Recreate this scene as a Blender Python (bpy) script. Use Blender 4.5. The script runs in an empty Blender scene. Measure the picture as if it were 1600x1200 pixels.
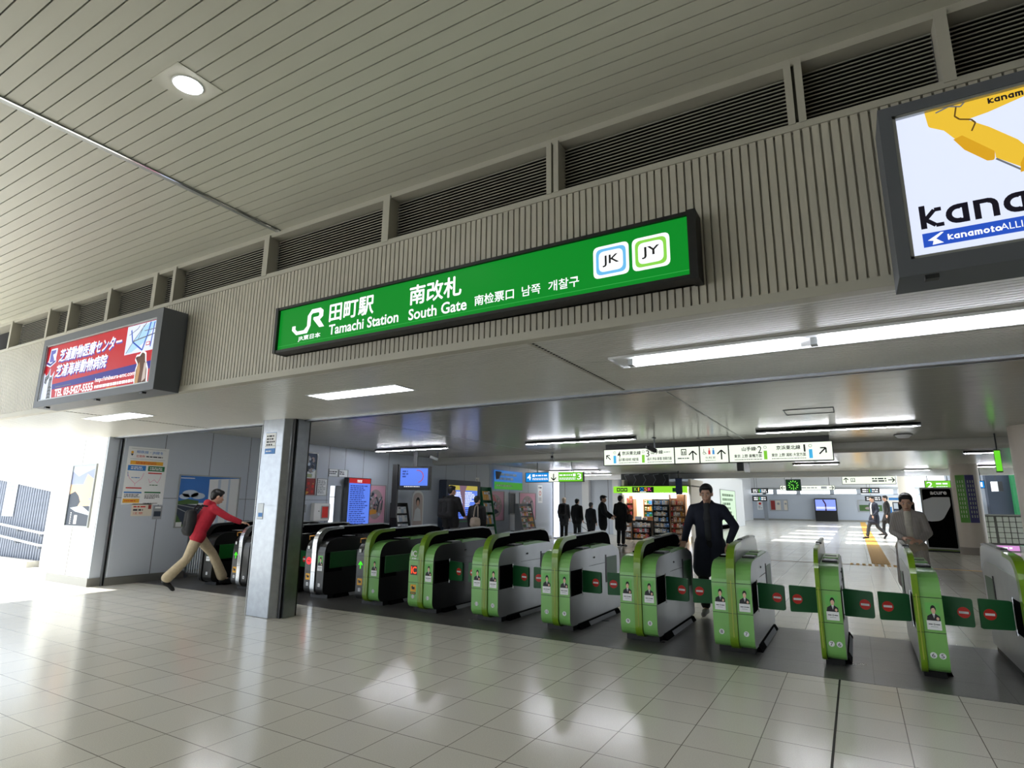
import bpy, bmesh, math, random
from mathutils import Vector, Matrix
random.seed(7)
R = math.radians
SC = bpy.context.scene
COL = SC.collection

# ------------------------------------------------------------------ camera
PHI = (math.pi/2 + 0.203461, 0.046150, 0.481127)      # pitch, roll, yaw
def rotm(rx, ry, rz):
    return Matrix.Rotation(rz, 3, 'Z') @ Matrix.Rotation(rx, 3, 'X') @ Matrix.Rotation(ry, 3, 'Y')
CAMR = Matrix.Rotation(PHI[2], 3, 'Z') @ Matrix.Rotation(PHI[0], 3, 'X') @ Matrix.Rotation(PHI[1], 3, 'Y')
# fitted rotation is Rz * Rx * Ry with the roll applied first
CAMO = Vector((0, 0, 1.4))
FPX = 904.0
cam = bpy.data.cameras.new('camera')
cam.sensor_width = 36.0
cam.lens = 36.0*FPX/1600
cam.clip_start = 0.05
cam.clip_end = 400
camo = bpy.data.objects.new('camera', cam)
camo.matrix_world = Matrix.Translation(CAMO) @ CAMR.to_4x4()
COL.objects.link(camo)
SC.camera = camo

# ------------------------------------------------------------------ world, sun, exposure
w = bpy.data.worlds.new('world')
SC.world = w
w.use_nodes = True
wn = w.node_tree
wn.nodes.clear()
wo = wn.nodes.new('ShaderNodeOutputWorld')
wb = wn.nodes.new('ShaderNodeBackground')
sky = wn.nodes.new('ShaderNodeTexSky')
sky.sky_type = 'HOSEK_WILKIE'
sky.turbidity = 4.0
sky.ground_albedo = 0.5
sky.sun_direction = Vector((-0.40, -0.06, 1.0)).normalized()
mixs = wn.nodes.new('ShaderNodeMix')
mixs.data_type = 'RGBA'
mixs.inputs[0].default_value = 0.75
mixs.inputs[7].default_value = (0.86, 0.93, 1.0, 1)
wn.links.new(sky.outputs[0], mixs.inputs[6])
wn.links.new(mixs.outputs[2], wb.inputs[0])
wb.inputs[1].default_value = 3.4
wn.links.new(wb.outputs[0], wo.inputs[0])
sund = bpy.data.lights.new('sun', 'SUN')
sund.energy = 9.0
sund.angle = R(0.6)
sund.color = (1.0, 0.97, 0.92)
suno = bpy.data.objects.new('sun', sund)
suno.rotation_euler = Vector((-0.40, -0.06, 1.0)).to_track_quat('Z', 'Y').to_euler()
COL.objects.link(suno)
SC.view_settings.view_transform = 'Standard'
SC.view_settings.look = 'None'
SC.view_settings.exposure = 0.0
SC.view_settings.gamma = 1.0
SC.view_settings.use_curve_mapping = False
SC.cycles.use_denoising = True
SC.cycles.max_bounces = 7
SC.cycles.diffuse_bounces = 4
SC.cycles.glossy_bounces = 4
SC.cycles.sample_clamp_indirect = 6.0
SC.cycles.caustics_reflective = False
SC.cycles.caustics_refractive = False

# ------------------------------------------------------------------ materials
def lin(c):
    def f(v):
        v /= 255.0
        return v/12.92 if v <= 0.04045 else ((v+0.055)/1.055)**2.4
    return (f(c[0]), f(c[1]), f(c[2]), 1.0)
MATS = {}
def mat(name, rgb=(128, 128, 128), rough=0.5, metal=0.0, emit=0.0, noise=0.0, nscale=40.0, bump=0.0, coat=0.0):
    if name in MATS:
        return MATS[name]
    m = bpy.data.materials.new(name)
    m.use_nodes = True
    nt = m.node_tree
    b = nt.nodes['Principled BSDF']
    c = lin(rgb)
    b.inputs['Base Color'].default_value = c
    b.inputs['Roughness'].default_value = rough
    b.inputs['Metallic'].default_value = metal
    b.inputs['Coat Weight'].default_value = coat
    if emit > 0:
        b.inputs['Base Color'].default_value = (c[0]*.12, c[1]*.12, c[2]*.12, 1)
        b.inputs['Emission Color'].default_value = c
        b.inputs['Emission Strength'].default_value = emit
        b.inputs['Specular IOR Level'].default_value = .12
    if noise > 0 or bump > 0:
        tc = nt.nodes.new('ShaderNodeTexCoord')
        n = nt.nodes.new('ShaderNodeTexNoise')
        n.inputs['Scale'].default_value = nscale
        n.inputs['Detail'].default_value = 4
        nt.links.new(tc.outputs['Object'], n.inputs['Vector'])
        if noise > 0:
            mx = nt.nodes.new('ShaderNodeMix')
            mx.data_type = 'RGBA'
            mx.blend_type = 'MULTIPLY'
            mx.inputs[0].default_value = 1.0
            mx.inputs[6].default_value = c
            rr = nt.nodes.new('ShaderNodeMapRange')
            rr.inputs[1].default_value = 0.3
            rr.inputs[2].default_value = 0.7
            rr.inputs[3].default_value = 1.0-noise
            rr.inputs[4].default_value = 1.0+noise*0.3
            nt.links.new(n.outputs['Fac'], rr.inputs[0])
            nt.links.new(rr.outputs[0], mx.inputs[7])
            nt.links.new(mx.outputs[2], b.inputs['Base Color'])
        if bump > 0:
            bp = nt.nodes.new('ShaderNodeBump')
            bp.inputs['Strength'].default_value = bump
            bp.inputs['Distance'].default_value = 0.01
            nt.links.new(n.outputs['Fac'], bp.inputs['Height'])
            nt.links.new(bp.outputs[0], b.inputs['Normal'])
    MATS[name] = m
    return m
def tile_mat(name, c1, c2, cg, bw, bh, mortar, ox, oy, rough, offset=0.0, speck=0.0):
    m = bpy.data.materials.new(name)
    m.use_nodes = True
    nt = m.node_tree
    b = nt.nodes['Principled BSDF']
    tc = nt.nodes.new('ShaderNodeTexCoord')
    mp = nt.nodes.new('ShaderNodeMapping')
    mp.inputs['Location'].default_value = (ox, oy, 0)
    br = nt.nodes.new('ShaderNodeTexBrick')
    br.offset = offset
    br.squash = 1.0
    br.inputs['Color1'].default_value = lin(c1)
    br.inputs['Color2'].default_value = lin(c2)
    br.inputs['Mortar'].default_value = lin(cg)
    br.inputs['Scale'].default_value = 1.0
    br.inputs['Mortar Size'].default_value = mortar
    br.inputs['Mortar Smooth'].default_value = 0.1
    br.inputs['Brick Width'].default_value = bw
    br.inputs['Row Height'].default_value = bh
    nt.links.new(tc.outputs['Object'], mp.inputs[0])
    nt.links.new(mp.outputs[0], br.inputs[0])
    col = br.outputs['Color']
    if speck:
        n = nt.nodes.new('ShaderNodeTexNoise')
        n.inputs['Scale'].default_value = 160
        n.inputs['Detail'].default_value = 3
        nt.links.new(tc.outputs['Object'], n.inputs['Vector'])
        rr = nt.nodes.new('ShaderNodeMapRange')
        rr.inputs[1].default_value = 0.35
        rr.inputs[2].default_value = 0.65
        rr.inputs[3].default_value = 1.0-speck
        rr.inputs[4].default_value = 1.0+speck*0.4
        mx = nt.nodes.new('ShaderNodeMix')
        mx.data_type = 'RGBA'
        mx.blend_type = 'MULTIPLY'
        mx.inputs[0].default_value = 1.0
        nt.links.new(n.outputs['Fac'], rr.inputs[0])
        nt.links.new(col, mx.inputs[6])
        nt.links.new(rr.outputs[0], mx.inputs[7])
        col = mx.outputs[2]
    nt.links.new(col, b.inputs['Base Color'])
    n2 = nt.nodes.new('ShaderNodeTexNoise')
    n2.inputs['Scale'].default_value = 1.3
    n2.inputs['Detail'].default_value = 3
    nt.links.new(tc.outputs['Object'], n2.inputs['Vector'])
    r2 = nt.nodes.new('ShaderNodeMapRange')
    r2.inputs[3].default_value = rough*0.75
    r2.inputs[4].default_value = rough*1.3
    nt.links.new(n2.outputs['Fac'], r2.inputs[0])
    nt.links.new(r2.outputs[0], b.inputs['Roughness'])
    MATS[name] = m
    return m
WHITE = mat('white_paint', (235, 236, 236), .45)
BLACK = mat('black_plastic', (12, 12, 13), .5)
DARK = mat('dark_grey_plastic', (40, 42, 44), .4)
STEEL = mat('brushed_steel', (158, 162, 167), .3, 1.0, noise=.12, nscale=12)
CHROME = mat('chrome', (220, 222, 225), .12, 1.0)
ALU = mat('aluminium', (165, 168, 168), .4, .6)

# ------------------------------------------------------------------ mesh builder
TEXTCACHE = {}
def text_geo(s, off):
    k = (s, off)
    if k in TEXTCACHE:
        return TEXTCACHE[k]
    cu = bpy.data.curves.new('t', 'FONT')
    cu.body = s
    cu.resolution_u = 3
    cu.offset = off
    cu.extrude = 0.0
    ob = bpy.data.objects.new('t', cu)
    COL.objects.link(ob)
    dg = bpy.context.evaluated_depsgraph_get()
    me = ob.evaluated_get(dg).to_mesh()
    vs = [(v.co.x, v.co.y) for v in me.vertices]
    fs = [tuple(p.vertices) for p in me.polygons]
    ob.evaluated_get(dg).to_mesh_clear()
    bpy.data.objects.remove(ob)
    bpy.data.curves.remove(cu)
    xs = [v[0] for v in vs] or [0, 1]
    ys = [v[1] for v in vs] or [0, 1]
    TEXTCACHE[k] = (vs, fs, min(xs), min(ys), max(xs), max(ys))
    return TEXTCACHE[k]
def rp(pts, seg=6):
    """polygon with rounded corners: (a, b, r)"""
    n = len(pts)
    out = []
    for i in range(n):
        p = pts[i]
        r = p[2] if len(p) > 2 else 0
        c = Vector((p[0], p[1]))
        if r <= 0:
            out.append((c.x, c.y))
            continue
        a = Vector(pts[i-1][:2])-c
        b = Vector(pts[(i+1) % n][:2])-c
        la, lb = a.length, b.length
        a.normalize()
        b.normalize()
        ang = a.angle(b)
        t = min(r/math.tan(ang/2), la*.49, lb*.49)
        p0, p1 = c+a*t, c+b*t
        for k in range(seg+1):
            u = k/seg
            q = p0*(1-u)**2+c*2*u*(1-u)+p1*u*u
            out.append((q.x, q.y))
    return out
class MB:
    def __init__(self, M=None):
        self.v, self.f, self.m, self.s = [], [], [], []
        self.mats = []
        self.M = M or Matrix.Identity(4)
    def mi(self, m):
        if m not in self.mats:
            self.mats.append(m)
        return self.mats.index(m)
    def add(self, vs, fs, m, smooth=False, M=None):
        o = len(self.v)
        T = self.M if M is None else self.M @ M
        self.v += [tuple(T @ Vector(p)) for p in vs]
        i = self.mi(m)
        for f in fs:
            self.f.append(tuple(o+a for a in f))
            self.m.append(i)
            self.s.append(smooth)
        return self
    def box(self, x0, y0, z0, x1, y1, z1, m, M=None):
        vs = [(x0, y0, z0), (x1, y0, z0), (x1, y1, z0), (x0, y1, z0), (x0, y0, z1), (x1, y0, z1), (x1, y1, z1), (x0, y1, z1)]
        return self.add(vs, [(0, 3, 2, 1), (4, 5, 6, 7), (0, 1, 5, 4), (1, 2, 6, 5), (2, 3, 7, 6), (3, 0, 4, 7)], m, M=M)
    def rbox(self, x0, y0, z0, x1, y1, z1, r, m, M=None):
        """box with bevelled edges"""
        bm = bmesh.new()
        bmesh.ops.create_cube(bm, size=1.0)
        for v in bm.verts:
            v.co = Vector(((x0+x1)/2+v.co.x*(x1-x0), (y0+y1)/2+v.co.y*(y1-y0), (z0+z1)/2+v.co.z*(z1-z0)))
        bmesh.ops.bevel(bm, geom=bm.edges[:], offset=r, segments=2, profile=.5, affect='EDGES')
        bm.verts.index_update()
        vs = [tuple(v.co) for v in bm.verts]
        fs = [tuple(v.index for v in f.verts) for f in bm.faces]
        bm.free()
        return self.add(vs, fs, m, M=M)
    def prism(self, pts, d0, d1, m, axis='z', M=None, cap=None, smooth=False):
        """extrude 2-D polygon along an axis.  axis x: pts are (y,z); y: (x,z); z: (x,y)"""
        def mk(a, b, d):
            return (d, a, b) if axis == 'x' else (a, d, b) if axis == 'y' else (a, b, d)
        n = len(pts)
        vs = [mk(a, b, d0) for a, b in pts]+[mk(a, b, d1) for a, b in pts]
        side = [(i, (i+1) % n, n+(i+1) % n, n+i) for i in range(n)]
        self.add(vs, side, m, smooth, M)
        self.add(vs, [tuple(range(n-1, -1, -1)), tuple(range(n, 2*n))], cap or m, False, M)
        return self
    def lathe(self, prof, m, c=(0, 0, 0), n=24, M=None, smooth=True):
        vs, fs = [], []
        for r, z in prof:
            for k in range(n):
                a = 2*math.pi*k/n
                vs.append((c[0]+r*math.cos(a), c[1]+r*math.sin(a), c[2]+z))
        for i in range(len(prof)-1):
            for k in range(n):
                fs.append((i*n+k, i*n+(k+1) % n, (i+1)*n+(k+1) % n, (i+1)*n+k))
        self.add(vs, fs, m, smooth, M)
        self.add(vs[:n], [tuple(range(n-1, -1, -1))], m, False, M)
        self.add(vs[-n:], [tuple(range(n))], m, False, M)
        return self
    def tube(self, path, r, m, n=8, M=None):
        P = [Vector(p) for p in path]
        vs, fs = [], []
        prev = None
        for i, p in enumerate(P):
            t = (P[min(i+1, len(P)-1)]-P[max(i-1, 0)]).normalized()
            if prev is None:
                a = t.orthogonal().normalized()
            else:
                a = (prev-t*prev.dot(t)).normalized()
            prev = a
            b = t.cross(a)
            for k in range(n):
                th = 2*math.pi*k/n
                vs.append(tuple(p+(a*math.cos(th)+b*math.sin(th))*r))
        for i in range(len(P)-1):
            for k in range(n):
                fs.append((i*n+k, i*n+(k+1) % n, (i+1)*n+(k+1) % n, (i+1)*n+k))
        self.add(vs, fs, m, True, M)
        self.add(vs, [tuple(range(n-1, -1, -1)), tuple(range(len(vs)-n, len(vs)))], m, False, M)
        return self
    def ball(self, c, r, m, n=12, M=None):
        rx, ry, rz = r if isinstance(r, tuple) else (r, r, r)
        vs, fs = [], []
        h = n//2
        for i in range(h+1):
            t = math.pi*i/h
            for k in range(n):
                a = 2*math.pi*k/n
                vs.append((c[0]+rx*math.sin(t)*math.cos(a), c[1]+ry*math.sin(t)*math.sin(a), c[2]+rz*math.cos(t)))
        for i in range(h):
            for k in range(n):
                fs.append((i*n+k, (i+1)*n+k, (i+1)*n+(k+1) % n, i*n+(k+1) % n))
        return self.add(vs, fs, m, True, M)
    # ---- flat printing on a face; local x right, y up, z outwards; layer n lies n*0.8 mm proud
    def rect(self, x0, y0, x1, y1, m, L=1, M=None):
        return self.box(x0, y0, 0, x1, y1, .0008*L, m, M)
    def poly(self, pts, m, L=1, M=None):
        return self.prism(pts, 0, .0008*L, m, 'z', M)
    def disc(self, x, y, r, m, L=1, n=20, ry=None, M=None):
        ry = ry or r
        return self.poly([(x+r*math.cos(2*math.pi*k/n), y+ry*math.sin(2*math.pi*k/n)) for k in range(n)], m, L, M)
    def ring(self, x, y, r, wd, m, L=1, n=24, a0=0, a1=360, M=None):
        st = max(3, int(n*(a1-a0)/360))
        for k in range(st):
            t0, t1 = R(a0+(a1-a0)*k/st), R(a0+(a1-a0)*(k+1)/st)
            self.poly([(x+q*math.cos(t), y+q*math.sin(t)) for q, t in ((r, t0), (r, t1), (r-wd, t1), (r-wd, t0))], m, L, M)
        return self
    def line(self, pts, wd, m, L=1, M=None):
        for (ax, ay), (bx, by) in zip(pts[:-1], pts[1:]):
            d = Vector((bx-ax, by-ay))
            if d.length < 1e-6:
                continue
            d.normalize()
            nx, ny = -d.y*wd/2, d.x*wd/2
            self.poly([(ax-nx, ay-ny), (bx-nx, by-ny), (bx+nx, by+ny), (ax+nx, ay+ny)], m, L, M)
        return self
    def text(self, s, x0, y0, x1, y1, m, L=2, off=0.0, slant=0.0, M=None, bold=0.0):
        if bold:                       # heavier strokes: the same glyphs printed with small shifts
            for dx, dy in ((-bold, 0), (bold, 0), (0, -bold), (0, bold)):
                self.text(s, x0+dx, y0+dy, x1+dx, y1+dy, m, L, off, slant, M)
        vs, fs, a, b, c, d = text_geo(s, off)
        if not fs:
            return self
        sx, sy = (x1-x0)/max(c-a, 1e-6), (y1-y0)/max(d-b, 1e-6)
        z = .0008*L
        V = [(x0+(px-a)*sx+slant*(py-b)*sy, y0+(py-b)*sy, z) for px, py in vs]
        return self.add(V, fs, m, False, M)
    def arrow(self, x, y, s, ang, m, L=2, wd=.16, M=None):
        a = R(ang)
        def T(u, v):
            return (x+s*(u*math.cos(a)-v*math.sin(a)), y+s*(u*math.sin(a)+v*math.cos(a)))
        self.line([T(-.5, 0), T(.44, 0)], s*wd, m, L, M)
        self.line([T(.08, .42), T(.5, 0)], s*wd, m, L, M)
        self.line([T(.08, -.42), T(.5, 0)], s*wd, m, L, M)
        return self
    def scribble(self, x0, y0, x1, y1, rows, m, L=2, fill=.55, M=None, ragged=.35):
        """illegible small print as rows of short dashes"""
        h = (y1-y0)/rows
        for r in range(rows):
            y = y1-(r+1)*h+h*(1-fill)/2
            x = x0
            xe = x1-(x1-x0)*ragged*random.random()
            while x < xe:
                wd = h*random.uniform(.5, 2.2)
                self.rect(x, y, min(x+wd, xe), y+h*fill, m, L, M)
                x += wd+h*.35
        return self
    def build(self, name, parent=None, loc=None):
        me = bpy.data.meshes.new(name)
        me.from_pydata(self.v, [], self.f)
        for m in self.mats:
            me.materials.append(m)
        me.polygons.foreach_set('material_index', self.m)
        me.polygons.foreach_set('use_smooth', self.s)
        me.update()
        o = bpy.data.objects.new(name, me)
        COL.objects.link(o)
        if parent:
            o.parent = parent
        if loc:
            o.location = loc
        return o
def tag(o, label, cat, group=None, kind=None):
    if label:
        o['label'] = label
    if cat:
        o['category'] = cat
    if group:
        o['group'] = group
    if kind:
        o['kind'] = kind
    return o
def thing(name, label, cat, loc=(0, 0, 0), rz=0.0, group=None):
    o = bpy.data.objects.new(name, None)
    COL.objects.link(o)
    o.location = loc
    o.rotation_euler = (0, 0, rz)
    o.empty_display_size = .1
    return tag(o, label, cat, group)
def struct(o, label=None):
    o['kind'] = 'structure'
    if label:
        o['label'] = label
    return o
KIDS = {}
def copy_tree(o, loc, rz=None, label=None, group=None):
    c = o.copy()
    COL.objects.link(c)
    c.location = loc
    if rz is not None:
        c.rotation_euler = (0, 0, rz)
    if label:
        c['label'] = label
    if group:
        c['group'] = group
    def rec(a, b):
        for ch in [q for q in bpy.data.objects if q.parent == a]:
            d = ch.copy()
            COL.objects.link(d)
            d.parent = b
            rec(ch, d)
    rec(o, c)
    return c
def frame(o, u, v):
    u, v = Vector(u), Vector(v)
    n = u.cross(v)
    return Matrix(((u.x, v.x, n.x, o[0]), (u.y, v.y, n.y, o[1]), (u.z, v.z, n.z, o[2]), (0, 0, 0, 1)))
def front(x, y, z):      # faces the camera side (-Y)
    return frame((x, y, z), (1, 0, 0), (0, 0, 1))
def facex(x, y, z):      # faces +X
    return frame((x, y, z), (0, 1, 0), (0, 0, 1))
# points seen in the photograph, put onto known planes of the station
def ray(px, py):
    return CAMR @ Vector(((px-800)/FPX, -(py-600)/FPX, -1.0))
def ony(px, py, y):
    d = ray(px, py)
    return CAMO+d*((y-CAMO.y)/d.y)
def onx(px, py, x):
    d = ray(px, py)
    return CAMO+d*((x-CAMO.x)/d.x)
def onz(px, py, z=0.0):
    d = ray(px, py)
    return CAMO+d*((z-CAMO.z)/d.z)

# ------------------------------------------------------------------ the setting
FLOOR = tile_mat('floor_tiles', (233, 229, 218), (228, 224, 212), (128, 122, 112), .392, .3735, .0030, -.147, -.07, .17, speck=.1)
STRIP = tile_mat('granite_strip', (96, 95, 93), (90, 89, 88), (52, 51, 50), .9, .45, .004, 0, 0, .3, speck=.3)
CEIL = mat('painted_ceiling_plank', (202, 201, 189), .4)
CEILGAP = mat('ceiling_gap', (70, 68, 60), .8)
RIB = mat('ribbed_wall_paint', (188, 184, 172), .45, noise=.08, nscale=3)
RAILP = mat('painted_rail', (178, 175, 164), .5)
LOUV = mat('louver_blade', (150, 148, 140), .5)
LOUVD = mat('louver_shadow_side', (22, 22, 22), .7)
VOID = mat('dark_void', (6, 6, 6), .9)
SOFF = mat('soffit_panel', (205, 204, 198), .3)
INNER = mat('inner_ceiling_panel', (188, 187, 179), .2, .1)
PANEL = mat('grey_wall_panel', (190, 198, 210), .35)
SEAM = mat('panel_seam', (70, 75, 82), .6)
OUTW = mat('white_wall_panel', (232, 232, 228), .5)
SKIRT = mat('skirting_steel', (150, 150, 146), .35, .7)
CONC = mat('concrete', (190, 188, 180), .8, noise=.12, nscale=6)
PATCHW = mat('hall_white_paint', (226, 228, 230), .5)

# floor of both halls, one slab; the grey stone strip lies under the gates
struct(MB().box(-40, -14, -.2, 12, 68, 0, FLOOR).build('floor'))
struct(MB().box(-11.0, 5.83, 0.0, 5, 7.86, .002, STRIP).build('trim_floor_strip'))
struct(MB().box(-.253, -8.9, 0, -.239, 5.83, .001, mat('expansion_joint', (58, 56, 52), .7)).build('trim_floor_joint'))
# front ceiling of long planks with open joints, running along the wall
def planks(x0, x1, y0, y1, z, pitch, gap, deep, m, mg, t=.03):
    b = MB()
    y = y1
    while y > y0:
        a = max(y0, y-pitch)
        b.box(x0, a+gap, z, x1, y, z+t, m)
        y -= pitch
    b.box(x0, y0, z+deep, x1, y1, z+deep+.02, mg)
    return b
CX = -11.95
struct(planks(CX, 6, -9, 3.2, 3.855, .0937, .0075, .02, CEIL, CEILGAP).build('ceiling'))
struct(MB().box(CX, -9, 3.9, 6, 3.2, 4.3, CONC).build('ceiling_slab'))
struct(MB().box(-4.42, -9, 3.846, -4.36, 3.2, 3.858, ALU).box(-4.375, -9, 3.844, -4.36, 3.2, 3.848, CHROME).build('trim_ceiling_joint'))
struct(MB().box(-11.4, -9.2, 2.3, 6, -9, 4.3, RIB).box(-2.5, -9.2, 0, 6, -9, 2.3, RIB).build('wall_rear'))  # unseen; opening kept low and to the left to grade the daylight
# ribbed fascia above the opening
b = MB()
pts, x = [], -11.4
while x < 4:
    pts += [(x, 3.2), (x+.034, 3.2), (x+.034, 3.222), (x+.045, 3.222)]
    x += .045
vs = [(p[0], p[1], z) for z in (2.5, 3.41) for p in pts]
n = len(pts)
b.add(vs, [(i, i+1, n+i+1, n+i) for i in range(n-1)], RIB)
b.box(-11.4, 3.225, 2.45, 4, 3.27, 3.43, RAILP)
struct(b.build('wall_front'))
struct(MB().box(-11.4, 3.188, 2.445, 4, 3.27, 2.5, RAILP).build('trim_fascia_lip'))
b = MB()
b.box(-11.4, 3.19, 3.405, 4, 3.36, 3.445, RAILP)
b.box(-11.4, 3.2, 3.81, 4, 3.36, 3.855, RAILP)
struct(b.build('trim_louver_rails'))
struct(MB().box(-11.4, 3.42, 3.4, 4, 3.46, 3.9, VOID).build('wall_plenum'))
posts = [-10.9, -9.98, -8.86, -8.31, -7.35, -6.385, -6.02, -4.525, -3.05, -1.56, -.078, .593, 2.0, 3.4]
wide = {-7.35, -6.385, -4.525, -3.05, -1.56, -.078}
for i, x in enumerate(posts):
    b = MB()
    if x in (-1.56, -.078):
        b.box(x-.045, 3.185, 3.44, x-.008, 3.3, 3.82, RAILP).box(x+.008, 3.185, 3.44, x+.045, 3.3, 3.82, RAILP).box(x-.01, 3.21, 3.44, x+.01, 3.3, 3.82, CEILGAP)
    else:
        h = .035 if x in wide else .026
        b.box(x-h, 3.185, 3.43, x+h, 3.3, 3.83, RAILP)
    struct(b.build('trim_louver_post'))
lab = ['black slatted vent bay at the far left end of the wall', 'black slatted vent bay left of the red billboard, second from the far end',
       'black slatted vent bay over the left corner of the red billboard', 'short black slatted vent bay over the left part of the red billboard',
       'black slatted vent bay over the middle of the red billboard', 'black slatted vent bay over the right end of the red billboard',
       'very short black slatted vent bay just right of the red billboard', 'black slatted vent bay above the ribbed wall between red billboard and green sign',
       'black slatted vent bay above the left half of the green station sign', 'long black slatted vent bay above the right half of the green station sign',
       'long black slatted vent bay just left of the white excavator billboard', 'black slatted vent bay above the left corner of the white excavator billboard',
       'black slatted vent bay above the excavator arm at the right edge']
k = 0
for i in range(1, len(posts)-2):
    x0, x1 = posts[i]+.03, posts[i+1]-.03
    b = MB()
    for j in range(14):
        z = 3.475+j*.0245
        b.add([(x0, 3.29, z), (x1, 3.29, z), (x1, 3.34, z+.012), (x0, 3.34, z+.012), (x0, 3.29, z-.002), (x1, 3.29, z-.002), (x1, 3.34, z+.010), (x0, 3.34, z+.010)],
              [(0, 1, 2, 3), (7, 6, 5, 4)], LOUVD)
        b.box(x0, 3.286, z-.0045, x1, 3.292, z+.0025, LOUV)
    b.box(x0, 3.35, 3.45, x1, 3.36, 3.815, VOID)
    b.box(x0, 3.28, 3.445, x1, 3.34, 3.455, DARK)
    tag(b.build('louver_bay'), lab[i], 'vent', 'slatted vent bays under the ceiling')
# soffit behind the fascia, then the door track, then the inner ceiling
struct(planks(-11.1, 5, 3.27, 5.15, 2.45, .0447, .010, .016, SOFF, CEILGAP, .02).build('ceiling_soffit'))
b = MB()
for x in (-1.79, -8.25):
    b.box(x-.012, 3.27, 2.4475, x+.012, 5.15, 2.452, RAILP)
    y = 3.3
    while y < 5.1:
        b.box(x+.012, y, 2.4485, x+.03, y+.025, 2.4515, VOID)
        y += .0447
struct(b.build('trim_soffit_joints'))
struct(MB().box(-11.0, 5.15, 2.43, 5, 5.20, 2.47, STEEL).box(-11.0, 5.20, 2.44, 5, 5.23, 2.5, BLACK).box(-11.0, 5.23, 2.43, 5, 5.27, 2.72, STEEL).build('trim_shutter_track'))
struct(MB().box(-11.2, 3.3, 2.475, 5, 5.27, 2.8, CONC).build('ceiling_soffit_slab'))
struct(planks(-10.85, 7, 5.27, 13.9, 2.7, .3, .004, .008, INNER, CEILGAP, .02).build('ceiling_inner'))
b = MB()
for x in (-1.8, -6.9):
    b.box(x-.012, 5.3, 2.697, x+.012, 13.9, 2.702, ALU)
struct(b.build('trim_inner_ceiling_joints'))
for hx_, hy_ in ((-.75, 8.75), (-2.6, 11.7)):
    b = MB()
    for q in ((0, 0, .62, .012), (0, .5, .62, .512), (0, 0, .012, .512), (.608, 0, .62, .512)):
        b.box(hx_+q[0], hy_+q[1], 2.694, hx_+q[2], hy_+q[3], 2.702, SEAM)
    struct(b.build('trim_ceiling_hatch'))
b = MB()
b.prism(rp([(13.9, 2.75), (13.9, 2.56, .06), (13.98, 2.5), (14.25, 2.5), (14.25, 2.75)]), -10.85, 7, INNER, 'x')
struct(b.build('trim_ceiling_beam'))
struct(planks(-15, 9, 14.25, 25.5, 2.72, .3, .004, .008, INNER, CEILGAP, .02).build('ceiling_concourse'))
struct(MB().box(-15, 5.27, 2.745, 9, 25.5, 3.1, CONC).build('ceiling_inner_slab'))
b = MB()
b.box(-15, 25.5, 2.5, 9, 25.7, 4.3, PATCHW)
struct(b.build('wall_hall_drop'))
# far hall: unseen white roof, its skylight slots and short sides shaped to admit sun
b = MB()
SH = 4.2
y = 25.7
for a_, c_ in ((26.15, 27.7), (29.3, 31.0), (33.3, 35.2), (37.0, 39.0), (46.5, 49.0)):
    b.box(-10, y, SH, 3.2, a_, SH+.25, PATCHW)
    b.box(-10, a_, SH, -4.9, c_, SH+.25, PATCHW)
    b.box(-2.7, a_, SH, -2.25, c_, SH+.25, PATCHW)
    b.box(.2, a_, SH, 3.2, c_, SH+.25, PATCHW)
    y = c_
b.box(-10, y, SH, 3.2, 64.2, SH+.25, PATCHW)
struct(b.build('ceiling_hall'))
b = MB()
b.box(-12, 64, 0, 10, 64.3, 3.0-.45, PANEL)
b.box(-12, 64, 3.05, 10, 64.3, 4.5, PATCHW)
for x in (-12, -8.0, -7.0, -4.9, -2.0, .2, 3.1, 5.0):
    b.box(x, 64, 2.5, x+.35, 64.3, 3.1, PANEL)
b.box(-12, 63.9, 2.98, 10, 64, 3.15, ALU)
b.box(-12, 63.97, 0, 10, 64, .15, SKIRT)
struct(b.build('wall_far'))
struct(MB().box(-9.2, 30, 0, -9.0, 64, 4.3, PATCHW).build('wall_hall_left'))
b = MB()
b.box(8, 27.5, 0, 8.2, 64, .9, PANEL)
for y in range(28, 65, 4):
    b.box(8, y, .9, 8.2, y+.2, 4.2, PATCHW)
struct(b.build('wall_hall_right'))
# left wall of the ticket hall: grey panels, in the plane x = -10.85
WX = -10.85
b = MB()
b.box(WX-.25, 5.31, 0, WX, 10.0, 2.75, PANEL)
b.box(WX-.25, 10.0, 0, WX, 10.36, .85, PANEL)
b.box(WX-.25, 10.0, 1.78, WX, 10.36, 2.75, PANEL)
b.box(WX-.25, 10.36, 0, WX, 21.9, 2.75, PANEL)
for y in (6.0, 6.9, 7.75, 8.65, 9.2, 9.9, 10.42, 11.05, 12.0, 13.2, 14.6, 15.6, 16.3, 17.1, 18.5, 19.9):
    b.box(WX-.001, y-.005, 0, WX+.0012, y+.005, 2.72, SEAM)
b.box(WX-.001, 5.28, 1.425, WX+.0012, 9.95, 1.433, SEAM)
b.box(WX, 5.28, 0, WX+.012, 21.9, .13, SKIRT)
struct(b.build('wall_left'))
struct(MB().box(WX-.28, 21.9, 0, WX, 22.0, 2.72, PANEL).build('wall_left_end'))
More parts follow.
